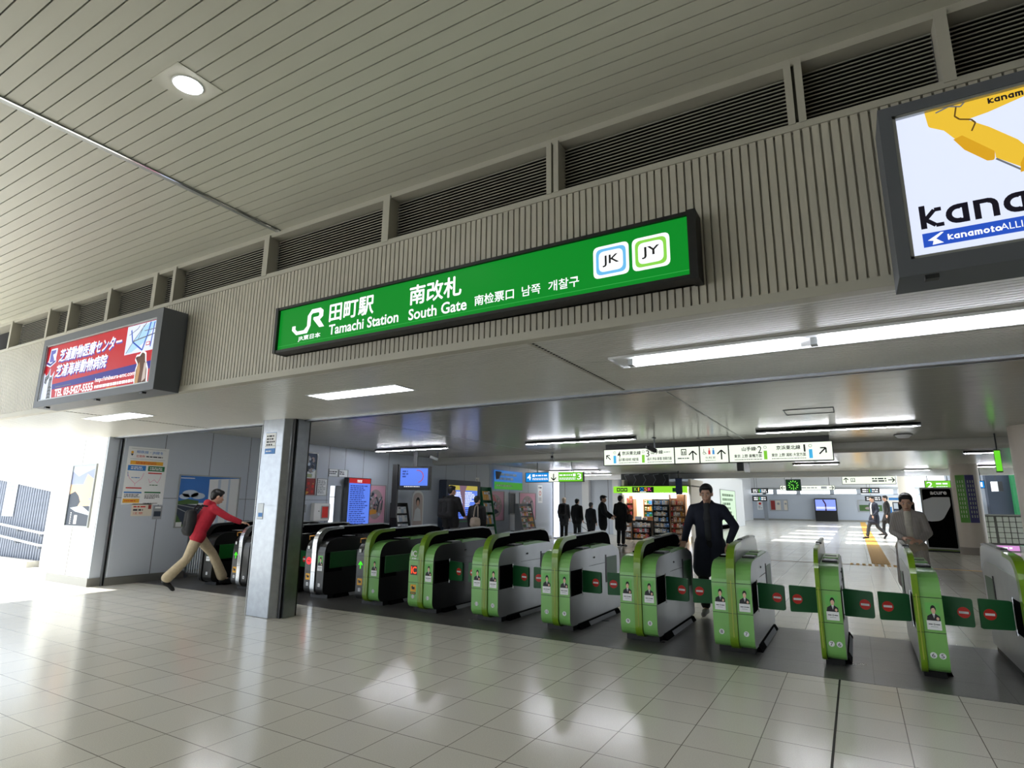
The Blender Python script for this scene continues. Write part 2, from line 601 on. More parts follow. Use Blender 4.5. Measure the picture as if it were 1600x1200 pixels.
# white end pier outside, lit by the sun; black slot between the two
b = MB()
b.box(-12.35, 5.08, 0, -10.97, 5.26, 2.47, OUTW)
b.box(-10.97, 5.085, 0, -10.93, 5.255, 2.47, PANEL)
for x in (-11.72,):
    b.box(x-.006, 5.078, .14, x+.006, 5.081, 2.47, SEAM)
b.box(-12.36, 5.06, 0, -10.92, 5.08, .13, SKIRT).box(-10.93, 5.08, 0, -10.915, 5.255, .13, SKIRT)
b.box(-11.1, 5.265, 0, -10.9, 5.3, 2.47, VOID)
b.box(-10.93, 5.25, 0, -10.87, 5.262, 2.47, STEEL)
struct(b.build('wall_end_pier'))
# stairwell beyond the wall: back wall of pale panels
b = MB()
b.box(-15, 27.0, 0, -6.2, 27.2, 3.0, PANEL)
for x in (-12.6, -11.4, -10.3, -9.4, -8.4):
    b.box(x-.01, 26.995, 0, x+.01, 27, 2.7, SEAM)
b.box(-11.55, 26.7, 0, -11.2, 27, 2.72, PATCHW)
b.box(-10.0, 26.75, 0, -9.7, 27, 2.72, PATCHW)
struct(b.build('wall_stairwell'))
struct(MB().box(-15.2, 22.0, 0, -15, 27.2, 3, PANEL).build('wall_stairwell_side'))
struct(MB().box(-15.2, 25.5, 2.74, -9.9, 30.2, 3.0, PATCHW).box(-9.9, 25.7, 2.74, -9.7, 30.2, 4.3, PATCHW).build('ceiling_stairwell'))  # unseen roof added to keep bright sky out of the stairwell
# right side wall of both halls, beyond the frame
struct(MB().box(5, -9, 0, 5.2, 5.2, 4.3, RIB).build('wall_right'))
struct(MB().box(7, 5.2, 0, 7.2, 24, 3.1, PANEL).build('wall_right_inner'))
struct(MB().box(5, 5.2, 0, 7.2, 5.4, 3.1, PANEL).build('wall_right_return'))

# ------------------------------------------------------------------ lamps
TUBE = mat('fluorescent_tube', (244, 247, 255), .4, emit=95)
TUBE_NEAR = mat('near_fluorescent_tube', (244, 247, 255), .4, emit=22)
DIFF = mat('lit_diffuser', (244, 247, 255), .4, emit=9)
REFL = mat('lamp_reflector', (238, 240, 242), .3)
LEDM = mat('led_disc', (250, 252, 255), .4, emit=60)
t = thing('recessed_downlight', 'round recessed downlight glowing in the plank ceiling', 'ceiling light', (-3.24, 1.646, 3.855))
MB().box(-.15, -.14, -.004, .13, .14, 0, CEIL).build('mounting_plate', t)
MB().lathe([(.088, -.006), (.08, -.010), (.076, -.004)], REFL).build('trim_ring', t)
MB().lathe([(.074, -.006), (.066, -.016), (.01, -.022)], LEDM).build('lamp_disc', t)
def troffer(x0, x1, y0, y1, z, label):
    t = thing('troffer_light', label, 'ceiling light', ((x0+x1)/2, (y0+y1)/2, z), group='lamps in the low soffit')
    hx, hy = (x1-x0)/2, (y1-y0)/2
    MB().box(-hx-.02, -hy-.02, -.006, hx+.02, -hy, .0, REFL).box(-hx-.02, hy, -.006, hx+.02, hy+.02, 0, REFL).box(-hx-.02, -hy, -.006, -hx, hy, 0, REFL).box(hx, -hy, -.006, hx+.02, hy, 0, REFL).build('frame', t)
    MB().box(-hx, -hy, -.004, hx, hy, -.001, DIFF).build('diffuser', t)
    return t
troffer(-4.68, -3.53, 3.93, 4.2, 2.45, 'glowing flat ceiling panel light in the soffit below the green sign')
troffer(-8.75, -7.6, 3.72, 4.0, 2.45, 'glowing flat ceiling panel light in the soffit below the red billboard')
b = MB()
t = thing('trough_light', 'long recessed double tube light in the soffit on the right', 'ceiling light', (.6, 4.045, 2.45), group='lamps in the low soffit')
b.box(-2.05, -.16, -.006, 2.1, .16, -.003, REFL)
b.box(-2.05, -.165, -.02, 2.1, -.155, -.003, REFL).box(-2.05, .155, -.02, 2.1, .165, -.003, REFL)
b.box(-2.06, -.16, -.02, -2.05, .16, -.003, REFL)
b.build('reflector', t)
for x0, x1 in ((-1.9, -.81), (-.70, .9), (1.0, 2.05)):
    MB().tube([(x0, -.02, -.03), (x1, -.02, -.03)], .028, TUBE_NEAR, 10).build('fluorescent_tube', t)
    MB().box(x0-.05, -.05, -.05, x0-.01, .02, -.002, ALU).build('lamp_holder', t)
GREYH = mat('lamp_housing', (225, 227, 230), .6)
def batten(x0, x1, y, z, label, n=2, wd=.06):
    t = thing('tube_light', label, 'ceiling light', ((x0+x1)/2, y, z), group='tube lights of the inner ceiling')
    h = (x1-x0)/2
    MB().box(-h, -.042, -.052, h, -.036, 0, GREYH).box(-h, .036, -.052, h, .042, 0, GREYH).box(-h, -.042, -.03, h, .042, 0, GREYH).box(-h-.004, -.042, -.052, -h, .042, 0, GREYH).box(h, -.042, -.052, h+.004, .042, 0, GREYH).build('housing', t)
    s = 2*h/n
    for i in range(n):
        MB().tube([(-h+i*s+.04, 0, -.042), (-h+(i+1)*s-.06, 0, -.042)], .017, TUBE, 8).build('fluorescent_tube', t)
    return t
batten(-10.4, -8.15, 11, 2.7, 'tube light near the grey wall left of the hanging monitor')
batten(-6.05, -3.6, 11, 2.7, 'tube light just left of the long white direction sign')
batten(-1.4, 1.0, 11, 2.7, 'tube light above the right half of the long white direction sign')
batten(-9.0, -7.85, 5.9, 2.7, 'tube light close behind the steel pillar over the dark gates')
batten(-10.7, -8.5, 21.4, 2.72, 'tube light above the blue and green platform sign')
batten(-10.9, -9.1, 24.3, 2.72, 'tube light far left over the stair queue beside the kiosk')
batten(-1.6, -.3, 20.5, 2.72, 'tube light under the right end of the white direction sign')
batten(2.35, 3.05, 17.5, 2.72, 'single tube light between the two cylindrical columns, upper', 1)
batten(3.1, 4.0, 23.5, 2.72, 'single tube light between the two cylindrical columns, lower', 1)
batten(1.6, 2.4, 25.0, 2.72, 'tube light over the green platform sign right of the pale column', 1)

# ------------------------------------------------------------------ big steel pillar at the front
t = thing('steel_pillar', 'brushed stainless steel pillar standing before the dark ticket gates', 'pillar', (-6.44, 5.12, 0))
b = MB()
b.prism(rp([(-.28, -.17, .03), (.14, -.17, .03), (.22, -.10, .05), (.22, .2, .02), (-.28, .2, .02)]), .004, 2.45, STEEL, 'z', smooth=False)
b.build('column_casing', t)
MB().box(.222, -.09, .0, .262, .16, 2.45, BLACK).box(.262, -.06, 0, .285, .12, 2.45, STEEL).build('shutter_guide', t)
b = MB(front(-.27, -.172, 0))
b.box(-.012, 0, 0, 0, 2.45, .003, ALU).box(0, 2.1, 0, .4, 2.106, .002, ALU).box(0, 1.34, 0, .4, 1.345, .002, ALU)
b.build('joint_strip', t)
b = MB(front(-.19, -.172, 2.0))
BLUE = mat('print_blue', (52, 128, 205), .5)
PAPER = mat('paper_white', (238, 240, 242), .5)
INK = mat('print_ink', (40, 46, 60), .6)
GREYP = mat('print_grey', (150, 155, 162), .6)
b.rect(0, 0, .2, .28, PAPER, 1).rect(0, 0, .2, .07, BLUE, 2).scribble(.02, .1, .18, .25, 4, INK, 2).scribble(.02, .02, .18, .05, 1, PAPER, 3).rect(0, .275, .2, .28, BLUE, 2)
b.build('notice_sticker', t)
b = MB(front(-.22, -.172, 1.17))
b.rect(0, 0, .11, .2, GREYP, 1).rect(.005, .005, .105, .195, ALU, 2).rect(.02, .03, .1, .08, BLUE, 3)
b.build('small_plate', t)

# ------------------------------------------------------------------ ticket gates
GREEN = mat('gate_green', (124, 184, 98), .32, coat=.2)
BANDG = mat('gate_band_olive', (112, 150, 28), .28, coat=.3)
BANDLINE = mat('gate_band_line', (168, 176, 72), .4)
GSIDE = mat('gate_side_metal', (176, 178, 180), .3, .75, noise=.06, nscale=5)
GDARK = mat('gate_dark_metal', (38, 38, 37), .3, .3, coat=.2)
GBLK = mat('gate_black_gloss', (7, 7, 8), .8)
GBLK.node_tree.nodes['Principled BSDF'].inputs['Specular IOR Level'].default_value = .02
GREYP = mat('print_grey', (150, 155, 162), .6)
GWHITE = mat('gate_white_panel', (222, 226, 230), .25)
FLAPG = mat('flap_green', (22, 92, 48), .45, noise=.05, nscale=9)
RECG = mat('flap_recess_green', (20, 96, 36), .4)
RED = mat('sign_red', (205, 40, 32), .45)
YEL = mat('sticker_yellow', (238, 176, 48), .5)
SEAMD = mat('seam_dark', (26, 40, 22), .6)
SKIN_P = mat('print_skin', (228, 188, 164), .6)
HAIR_P = mat('print_hair', (26, 22, 22), .6)
SUIT_P = mat('print_suit', (38, 38, 44), .6)
PGREEN = mat('print_pale_green', (112, 190, 96), .5)
LEDR = mat('led_red', (255, 48, 56), .4, emit=1.6)
LEDG = mat('led_green', (70, 220, 40), .4, emit=1.2)
LEDO = mat('led_orange', (255, 80, 40), .4, emit=1.4)
BRASS = mat('orange_edge_strip', (224, 160, 70), .35, .5)
Y0, GL = 6.22, 1.62
BODY = rp([(0, .065, .13), (0, .835, .22), (.9, .87), (1.35, .875, .12), (GL, .80, .1), (GL, .065, .06)], 7)
COVER = rp([(-.012, .06, .135), (-.012, .848, .225), (.62, .872), (.62, .60), (.2, .06)], 7)
def arch(o):
    # ribbon that climbs the front and turns over on to the top
    return rp([(-.03-o, .075, .13), (-.03-o, 1.0+o, .34), (.55, 1.035+o)], 8)
BAND = [p for p in rp([(-.03, .045, .15), (-.03, 1.0, .34), (.5, 1.025), (.5, .985), (.06, .96, .27), (.06, .2, .1), (.22, .07), (.22, .045)], 9)]
FIN = rp([(.02, .5), (.02, .98, .31), (.5, 1.012), (1.38, 1.035, .1), (1.62, 1.01, .2), (1.70, .80), (1.55, .5)], 8)
RAIL = rp([(.48, 1.012), (.48, 1.03), (1.38, 1.053, .05), (1.52, 1.04), (1.5, 1.022), (1.38, 1.035)], 4)
def portrait(b, x, z, w, h, M):
    b2 = MB(M)
    b2.rect(x, z, x+w, z+h, PGREEN, 1)
    b2.poly([(x, z+h*.62), (x+w*.55, z+h*.36), (x, z+h*.36)], GREEN, 2)
    cx, cz = x+w*.55, z+h*.74
    b2.poly([(x+w*.04, z+h*.34), (x+w*.1, z+h*.5), (cx-w*.12, z+h*.6), (cx+w*.12, z+h*.6), (x+w*.97, z+h*.5), (x+w*.97, z+h*.34)], SUIT_P, 3)
    b2.poly([(cx-w*.1, z+h*.6), (cx+w*.1, z+h*.6), (cx, z+h*.42)], PAPER, 4)
    b2.poly([(cx-w*.02, z+h*.56), (cx+w*.02, z+h*.56), (cx, z+h*.42)], INK, 5)
    b2.disc(cx, cz+h*.025, w*.19, HAIR_P, 3, 14, ry=h*.145)
    b2.disc(cx, cz-h*.025, w*.15, SKIN_P, 4, 14, ry=h*.125)
    b2.poly([(cx-w*.15, cz+h*.0), (cx-w*.09, cz+h*.055), (cx+w*.06, cz+h*.075), (cx+w*.15, cz+h*.0), (cx+w*.13, cz+h*.10), (cx-w*.13, cz+h*.10)], HAIR_P, 5)
    b2.disc(x+w*.8, z+h*.42, w*.1, SKIN_P, 4, 10, ry=h*.06)
    b2.rect(x, z, x+w, z+h*.34, PAPER, 4)
    b2.rect(x+w*.12, z+h*.19, x+w*.4, z+h*.22, INK, 5)
    b2.ring(x+w*.52, z+h*.205, w*.07, w*.03, INK, 5, 10)
    b2.rect(x+w*.62, z+h*.19, x+w*.9, z+h*.22, INK, 5)
    b2.rect(x+w*.25, z+h*.11, x+w*.75, z+h*.125, GREYP, 5)
    return b2
def flap(parent, xh, side, ang, w=.262):
    """cushion flap hinged at xh, reaching towards side (+1 right, -1 left), swung by ang towards the street"""
    fl = MB()
    M = Matrix.Translation((xh, .34, 0)) @ Matrix.Rotation(-side*R(ang), 4, 'Z')
    a, c = (.012, w) if side > 0 else (-w, -.012)
    pts = rp([(a, .395, .012), (c, .40, .02), (c, .632, .02), (a, .64, .012)], 3)
    fl.prism(pts, -.014, .014, FLAPG, 'y', M)
    o = fl.build('flap', parent)
    cx = side*(w-.068)
    e = MB(M @ frame((cx, -.0145, .515), (1, 0, 0), (0, 0, 1)))
    e.disc(0, 0, .045, RED, 1, 22).rect(-.034, -.0095, .034, .0095, PAPER, 2)
    e.build('no_entry_mark', o)
    h = MB()
    for z in (.385, .64):
        h.lathe([(.009, 0), (.009, .05)], CHROME, (xh, .34, z-.025), 10)
    h.build('hinge_pin', parent)
    return o
def gate(x0, x1, label, bl=(.17, .25), lcol=None, rcol=None, band=None, side=None, fin=None, nums=('', ''), closed=(1, 1), posters=(1, 1), extra=None, off=0.0, rail=None, fw=(.262, .262)):
    w = x1-x0
    xb0, xb1 = bl
    lcol, rcol, band, side, fin = lcol or GREEN, rcol or GREEN, band or BANDG, side or GSIDE, fin or GBLK
    t = thing('ticket_gate', label, 'ticket gate', (x0, Y0+off, 0), group='row of ticket gates')
    MB().prism(BODY, .004, w-.004, rcol, 'x', cap=side, smooth=False).build('cabinet', t)
    MB().box(.02, .11, .002, w-.02, GL-.06, .075, BLACK).build('plinth', t)
    b = MB()
    b.prism([(w-.03, .0), (w+.035, .0), (w+.005, .05), (w-.03, .05)], .22, GL-.1, GBLK, 'y')
    b.prism([(w+.024, .012), (w+.034, .004), (w+.012, .046), (w+.004, .046)], .5, 1.35, GREYP, 'y')
    b.build('kick_strip', t)
    for k, (a, c, m) in enumerate(((0, xb0-.003, lcol), (xb1+.003, w, rcol))):
        if c-a < .03:
            continue
        b = MB()
        b.prism(COVER, a, c, m, 'x', cap=side)
        for z in (.377, .655):
            b.box(a, -.0135, z-.0025, c, -.005, z+.0025, SEAMD)
        cv = b.build('front_cover', t)
        if posters[k] == 1:
            pw = min(.1, (c-a)*.72)
            portrait(None, 0, 0, pw, .215, front((a+c)/2-pw/2, -.0125, .4)).build('poster_sticker', cv)
        s = nums[k] if len(bl) == 2 and c-a > .03 else ''
        if s:
            names = s.split(' ')
            for q, nn in enumerate(names):
                cx = (a+c)/2+(q-(len(names)-1)/2)*.062
                e = MB(front(cx, -.0125, .2))
                e.rect(-.026, -.026, .026, .026, GREEN if m is GREEN else GREYP, 1).disc(0, 0, .024, PAPER, 2)
                ww = .011 if len(nn) == 1 else .016
                e.text(nn, -ww, -.015, ww, .015, INK, 3, .004)
                e.build('number_sticker', cv)
    b = MB()
    b.prism(BAND, xb0, xb1, band, 'x')
    b.box((xb0+xb1)/2-.004, -.032, .16, (xb0+xb1)/2+.004, -.0295, .68, BANDLINE if band is BANDG else CHROME)
    for z in (.377, .655):
        b.box(xb0, -.0315, z-.002, xb1, -.025, z+.002, SEAMD)
    b.build('front_band', t)
    MB().prism(FIN, xb0+.008, xb1-.008, fin, 'x', cap=fin).build('divider_panel', t)
    MB().prism(RAIL, xb0+.004, xb1-.004, rail or ALU, 'x').box((xb0+xb1)/2-.02, .62, 1.022, (xb0+xb1)/2+.03, .8, 1.045, DARK).build('top_rail', t)
    # deck with card slot and touch pad
    d0, d1 = (xb1+.012, w-.012) if w-xb1 > .05 else (.012, xb0-.012)
    b = MB()
    b.box(d0, .40, .855, d1, .62, .882, GBLK if lcol is not GREEN else DARK)
    b.prism([(.64, .86), (.64, .895), (1.05, .905), (1.3, .88), (1.3, .86)], d0, d1, rcol, 'x')
    b.box(d0+.01, .45, .88, d1-.01, .6, .887, GWHITE)
    b.box(d0+.02, .49, .887, d1-.02, .56, .889, PAPER)
    b.box(d0+.015, .8, .899, d1-.015, .82, .9045, BLACK)
    b.build('reader_deck', t)
    if w-xb1 > .1 and xb0 > .1:
        b = MB()
        b.box(.012, .40, .855, xb0-.012, .62, .88, GBLK)
        b.box(.02, .45, .88, xb0-.02, .58, .886, GWHITE)
        b.build('touch_pad', t)
    # right hand flank: black recess, slots, service door lines
    b = MB()
    MB().box(w-.02, .02, .38, w+.0015, .34, .655, GBLK).build('flap_recess', t)
    b.box(w-.004, 1.1, .42, w+.001, 1.13, .76, DARK).box(w-.004, 1.13, .42, w+.0025, 1.5, .73, RECG)
    b.box(w-.004, .55, .663, w+.0012, 1.5, .667, DARK)
    MB().ball((w+.001, .72, .755), (.004, .03, .012), BLACK, 8).build('side_slot', t)
    b.build('flank_panel', t)
    b = MB()
    MB().box(-.0015, .02, .38, .02, .34, .655, GBLK).build('flap_recess', t)
    b.box(-.001, 1.1, .42, .004, 1.13, .76, DARK).box(-.0025, 1.13, .42, .004, 1.5, .73, RECG)
    b.build('flank_panel', t)
    if closed[0] == 1:
        flap(t, 0.0, -1, 8, fw[0])
    if closed[1] == 1:
        flap(t, w, 1, 10, fw[1])
    if closed[1] == 2:       # flap folded flat into the flank
        b = MB()
        b.rbox(w-.01, .09, .43, w+.012, .62, .665, .008, RECG)
        f = b.build('flap', t)
        MB().tube([(w+.012, .63, .43), (w+.018, .63, .47), (w+.018, .63, .63), (w+.012, .63, .67)], .007, STEEL, 6).build('grab_bar', f)
        MB().ball((w+.001, .78, .37), (.006, .05, .02), BLACK, 8).build('coin_slot', t)
    if extra:
        extra(t, w, xb0, xb1)
    return t
def left_sign(kind):
    def f(t, w, xb0, xb1):
        cx = xb0/2
        e = MB(front(cx, -.0125, .53))
        if kind == 'noentry':
            e.disc(0, 0, .052, LEDR, 2, 24).rect(-.032, -.009, .032, .009, mat('led_dark_red', (120, 10, 20), .5), 3)
        elif kind == 'arrow':
            e.line([(0, -.05), (0, .04)], .02, LEDG, 2).line([(-.035, .0), (0, .045)], .02, LEDG, 2).line([(.035, .0), (0, .045)], .02, LEDG, 2)
        elif kind == 'ic':
            e.rect(-.055, -.06, .055, .06, mat('led_backing', (70, 20, 16), .4), 1).text('IC', -.045, -.045, .045, .045, LEDO, 2, .02)
        e.build('status_light', t)
        e = MB(front(cx-.045, -.0125, .26))
        e.rect(0, 0, .09, .09, YEL, 1).poly([(.02, .03), (.07, .03), (.07, .06), (.03, .06)], INK, 2).poly([(.012, .05), (.05, .05), (.03, .078)], INK, 3)
        if kind == 'ic':
            e.rect(0, -.03, .09, -.005, INK, 1).scribble(.01, -.026, .08, -.009, 1, YEL, 2)
        e.build('warning_sticker', t)
        if kind == 'ic':
            e = MB(front(cx-.05, -.0125, .70))
            e.text('IC', 0, 0, .09, .075, PAPER, 2, .03).scribble(.01, -.035, .085, -.012, 1, PAPER, 1)
            e.build('lettering', t)
        else:
            b = MB()
            b.tube([(cx-.05, .02, .83), (cx-.03, .0, .885), (cx+.05, .01, .895), (cx+.06, .05, .85)], .008, BRASS, 6)
            b.build('ticket_mouth', t)
            MB().box(cx-.035, -.0165, .70, cx+.0, -.011, .745, PAPER).build('ticket_sticker', t)
    return f
def dark_gate(x0, x1, label, band, nums, kind, rcol=None, closed=(0, 2), posters=(0, 1), off=0.0, side=None, bl=(.15, .235)):
    g = gate(x0, x1, label, bl, lcol=GDARK, rcol=rcol or GDARK, band=band, side=side or GDARK, fin=GBLK, nums=nums, closed=closed, posters=posters, extra=left_sign(kind) if kind else None, off=off)
    return g
SIL = mat('gate_band_silver', (200, 202, 204), .22, .9)
dark_gate(-9.74, -9.40, 'black ticket gate nearest the grey wall beside the low railing', GDARK, ('', '13'), None, posters=(0, 1), bl=(.02, .09))
dark_gate(-8.87, -8.47, 'black ticket gate with green arrow light left of the steel pillar', SIL, ('15', '14'), 'arrow', posters=(0, 0))
dark_gate(-8.03, -7.72, 'black ticket gate half hidden behind the steel pillar', SIL, ('', ''), None, posters=(0, 0), closed=(0, 1), bl=(.11, .19))
dark_gate(-7.22, -6.82, 'black ticket gate with silver band and red no entry light', SIL, ('14', '13'), 'noentry', closed=(1, 2), off=.06)
dark_gate(-6.17, -5.74, 'ticket gate with black left half and green right half', BANDG, ('13', '12'), 'arrow', rcol=GREEN, closed=(0, 2), off=.06)
gate(-5.17, -4.77, 'green ticket gate with orange lit IC sign on its left half', nums=('12', '11'), side=GDARK, closed=(0, 1), posters=(0, 1), extra=left_sign('ic'))
gate(-4.17, -3.79, 'green ticket gate numbered 11 and 10', (.16, .235), nums=('11', '10'))
gate(-3.21, -2.85, 'green ticket gate numbered 10 and 9', (.145, .22), nums=('10', '9'))
gate(-2.26, -1.87, 'green ticket gate numbered 9 and 8', (.16, .235), nums=('9', '8'))
gate(-1.31, -.94, 'green ticket gate numbered 8 and 7 right of the man in navy', (.15, .225), nums=('8', '7'), fin=GWHITE)
gate(-.382, -.19, 'narrow green ticket gate numbered 7 and 6', (-.002, .035), nums=('', '7 6'), fin=GWHITE, fw=(.262, .255))
gate(.352, .55, 'narrow green ticket gate numbered 6 and 5', (-.002, .045), nums=('', '6 5'), fin=GWHITE, fw=(.255, .243))
gate(1.07, 1.42, 'pale ticket gate cut off by the right edge with green band', (-.002, .07), nums=('', ''), closed=(1, 0), fin=GWHITE, fw=(.243, .243))
# low steel railing between wall and first gate
t = thing('railing', 'low stainless railing of upright bars between grey wall and black gate', 'railing', (-10.82, 6.62, 0))
b = MB()
b.box(0, -.02, .84, 1.04, .02, .88, STEEL).box(0, -.02, .07, 1.04, .02, .1, STEEL).box(0, -.02, 0, .035, .02, .86, STEEL).box(1.005, -.02, 0, 1.04, .02, .86, STEEL).box(.45, -.02, .0, .48, .02, .85, STEEL)
b.build('frame', t)
for k in range(14):
    if k == 6:
        continue
    MB().tube([(.075+k*.068, 0, .09), (.075+k*.068, 0, .85)], .009, STEEL, 6).build('bar', t)

# ------------------------------------------------------------------ lit signs on the fascia
def em(name, rgb, e=1.0):
    return mat('lit_'+name, rgb, .35, emit=e)
LG, LW, LBLK = em('green', (14, 144, 42), .85), em('white', (250, 252, 255), 1.1), mat('sign_black', (12, 12, 14), .5)
LSKY, LLIME, LRED, LNAVY = em('sky', (110, 190, 240), 1.), em('lime', (140, 215, 80), 1.), em('red', (206, 22, 40), .8), em('navy', (44, 38, 140), .9)
LYEL, LBLUE, LPALE, LORANGE = em('yellow', (240, 196, 60), .95), em('blue', (40, 84, 190), .95), em('pale', (222, 230, 250), 1.05), em('amber', (230, 150, 60), .9)
LBROWN, LTAN, LGREY, LLBLUE, LVIOL = em('brown', (96, 60, 40), .8), em('tan', (196, 150, 96), .85), em('grey', (120, 124, 130), .8), em('lightblue', (176, 218, 250), 1.), em('violet', (96, 100, 190), .9)
t = thing('station_sign', 'long green illuminated sign with white lettering on the ribbed wall', 'sign', (-2.37, 3.19, 2.81))
ox, oz = -2.37, 2.81
b = MB(Matrix.Translation((-ox, -3.19, -oz)))
x0, x1, z0, z1 = -4.11, -.63, 2.615, 3.012
b.box(x0, 3.06, z0, x1, 3.185, z0+.022, BLACK).box(x0, 3.06, z1-.022, x1, 3.185, z1, BLACK).box(x0-.015, 3.055, z0, x0+.02, 3.19, z1, BLACK).box(x1-.035, 3.055, z0-.005, x1+.012, 3.19, z1+.005, BLACK).box(x0, 3.16, z0, x1, 3.188, z1, DARK)
b.build('housing', t)
b = MB(Matrix.Translation((-ox, -3.19, -oz)))
b.box(x0+.02, 3.08, z0+.02, x1-.035, 3.1, z1-.02, LG)
b.box(x0+.02, 3.079, z0+.055, x1-.035, 3.081, z0+.058, em('green_line', (60, 175, 80), .9))
b.build('sign_face', t)
SF = front(-ox, -.11, -oz)
L = 2
b = MB(SF)
zb = 2.775
b.poly([(-3.885, zb+.05), (-3.885, zb+.02), (-3.86, zb), (-3.78, zb), (-3.745, zb+.03), (-3.745, zb+.115), (-3.70, zb+.165), (-3.60, zb+.165), (-3.565, zb+.14), (-3.565, zb+.09), (-3.60, zb+.065), (-3.545, zb), (-3.60, zb), (-3.675, zb+.075), (-3.675, zb+.095), (-3.62, zb+.095), (-3.61, zb+.105), (-3.61, zb+.12), (-3.62, zb+.13), (-3.69, zb+.13), (-3.705, zb+.115), (-3.705, zb+.03), (-3.74, zb-.03), (-3.87, zb-.03), (-3.925, zb+.015), (-3.925, zb+.05)], LW, L)
b.text('JR東日本', -3.84, 2.683, -3.58, 2.73, LW, L, bold=.0014)
b.build('company_logo', t)
MB(SF).text('田町駅', -3.49, 2.80, -3.02, 2.945, LW, L, bold=.0035).build('lettering', t)
MB(SF).text('Tamachi Station', -3.485, 2.69, -2.765, 2.775, LW, L, .02).build('lettering', t)
MB(SF).text('南改札', -2.665, 2.80, -2.21, 2.945, LW, L, bold=.0035).build('lettering', t)
MB(SF).text('South Gate', -2.67, 2.685, -2.16, 2.77, LW, L, .018).build('lettering', t)
MB(SF).text('南检票口', -2.095, 2.70, -1.79, 2.772, LW, L, bold=.0012).build('lettering', t)
b = MB(SF)
b.text('남쪽', -1.73, 2.70, -1.595, 2.77, LW, L, .012)
b.build('lettering', t)
b = MB(SF)
b.text('개찰구', -1.54, 2.70, -1.33, 2.77, LW, L, .012)
b.build('lettering', t)
for s, xa, xb, m in (('JK', -1.235, -1.012, LSKY), ('JY', -.992, -.772, LLIME)):
    za, zc = 2.722, 2.924
    rr = lambda e: rp([(xa+e, za+e, .035), (xb-e, za+e, .035), (xb-e, zc-e, .035), (xa+e, zc-e, .035)], 4)
    b = MB(SF)
    b.poly(rr(0), LW, 1).poly(rr(.018), m, 2).poly(rr(.036), LW, 3)
    b.text(s, (xa+xb)/2-.052, (za+zc)/2-.036, (xa+xb)/2+.052, (za+zc)/2+.036, LBLK, 4, .012)
    b.build('route_badge', t)
# red billboard
FRAMEG = mat('billboard_frame', (92, 96, 104), .5)
def board(name, label, x0, x1, z0, z1, fl, fr, fb, ft, face):
    t = thing(name, label, 'billboard', ((x0+x1)/2, 3.19, (z0+z1)/2))
    M = Matrix.Translation((-(x0+x1)/2, -3.19, -(z0+z1)/2))
    b = MB(M)
    b.box(x0, 2.94, z0, x1, 3.185, z0+fb, FRAMEG).box(x0, 2.94, z1-ft, x1, 3.185, z1, FRAMEG).box(x0, 2.94, z0+fb, x0+fl, 3.185, z1-ft, FRAMEG).box(x1-fr, 2.94, z0+fb, x1, 3.185, z1-ft, FRAMEG).box(x0+.01, 3.1, z0+.01, x1-.01, 3.188, z1-.01, DARK)
    b.build('frame', t)
    b = MB(M)
    e = .014
    b.box(x0+fl-.001, 2.945, z0+fb, x0+fl+e, 2.97, z1-ft, ALU).box(x1-fr-e, 2.945, z0+fb, x1-fr+.001, 2.97, z1-ft, ALU).box(x0+fl, 2.945, z0+fb, x1-fr, 2.97, z0+fb+e, ALU).box(x0+fl, 2.945, z1-ft-e, x1-fr, 2.97, z1-ft, ALU)
    b.build('inner_trim', t)
    MB(M).box(x0+fl+.004, 2.965, z0+fb+.004, x1-fr-.004, 2.98, z1-ft-.004, face).build('lit_panel', t)
    for k in range(3):
        xx = x0+(x1-x0)*(.1, .55, .9)[k] if name == 'pet_clinic_billboard' else x0+.12+(x1-x0-.3)*k*.5
        MB(M).box(xx-.025, 2.96, z0-.018, xx+.025, 3.0, z0+.004, DARK).build('latch', t)
    return t, front(-(x0+x1)/2, 2.965-3.19, -(z0+z1)/2)
t, F = board('pet_clinic_billboard', 'red illuminated billboard with cat, dog and map for an animal clinic', -8.155, -5.66, 2.43, 3.245, .075, .10, .075, .08, LRED)
b = MB(F)
b.poly([(-8.07, 2.62), (-5.77, 2.655), (-5.77, 2.735), (-8.07, 2.68)], LNAVY, 1)
b.scribble(-7.74, 2.637, -7.35, 2.655, 1, LGREY, 2)
b.build('blue_band', t)
b = MB(F)
for s, xa, za, xb, zc in (('芝浦動物医療センター', -7.77, 2.94, -6.43, 3.085), ('芝浦海岸動物病院', -7.80, 2.76, -6.68, 2.905)):
    b.text(s, xa+.012, za-.014, xb+.014, zc-.012, LVIOL, 2, slant=.15, bold=.006)
    b.text(s, xa, za, xb, zc, LW, 3, slant=.15, bold=.004)
    b.build('lettering', t)
    b = MB(F)
b.text('TEL 03-5427-5555', -7.74, 2.53, -6.88, 2.62, LW, 2, .035)
b.build('lettering', t)
b = MB(F)
b.text('http://shibaura-amc.com', -6.85, 2.60, -6.07, 2.66, LW, 2, .02)
b.build('lettering', t)
b = MB(F)
b.scribble(-6.85, 2.545, -6.08, 2.58, 1, LW, 2, fill=.9, ragged=0)
b.scribble(-6.6, 2.52, -6.4, 2.535, 1, LORANGE, 2, fill=.9, ragged=0)
b.build('small_print', t)
b = MB(F)
b.rect(-6.33, 2.845, -5.785, 3.145, LPALE, 2)
b.poly([(-6.05, 3.1), (-5.9, 3.14), (-5.8, 3.14), (-5.95, 2.95), (-6.2, 2.86), (-6.3, 2.86)], LLBLUE, 3)
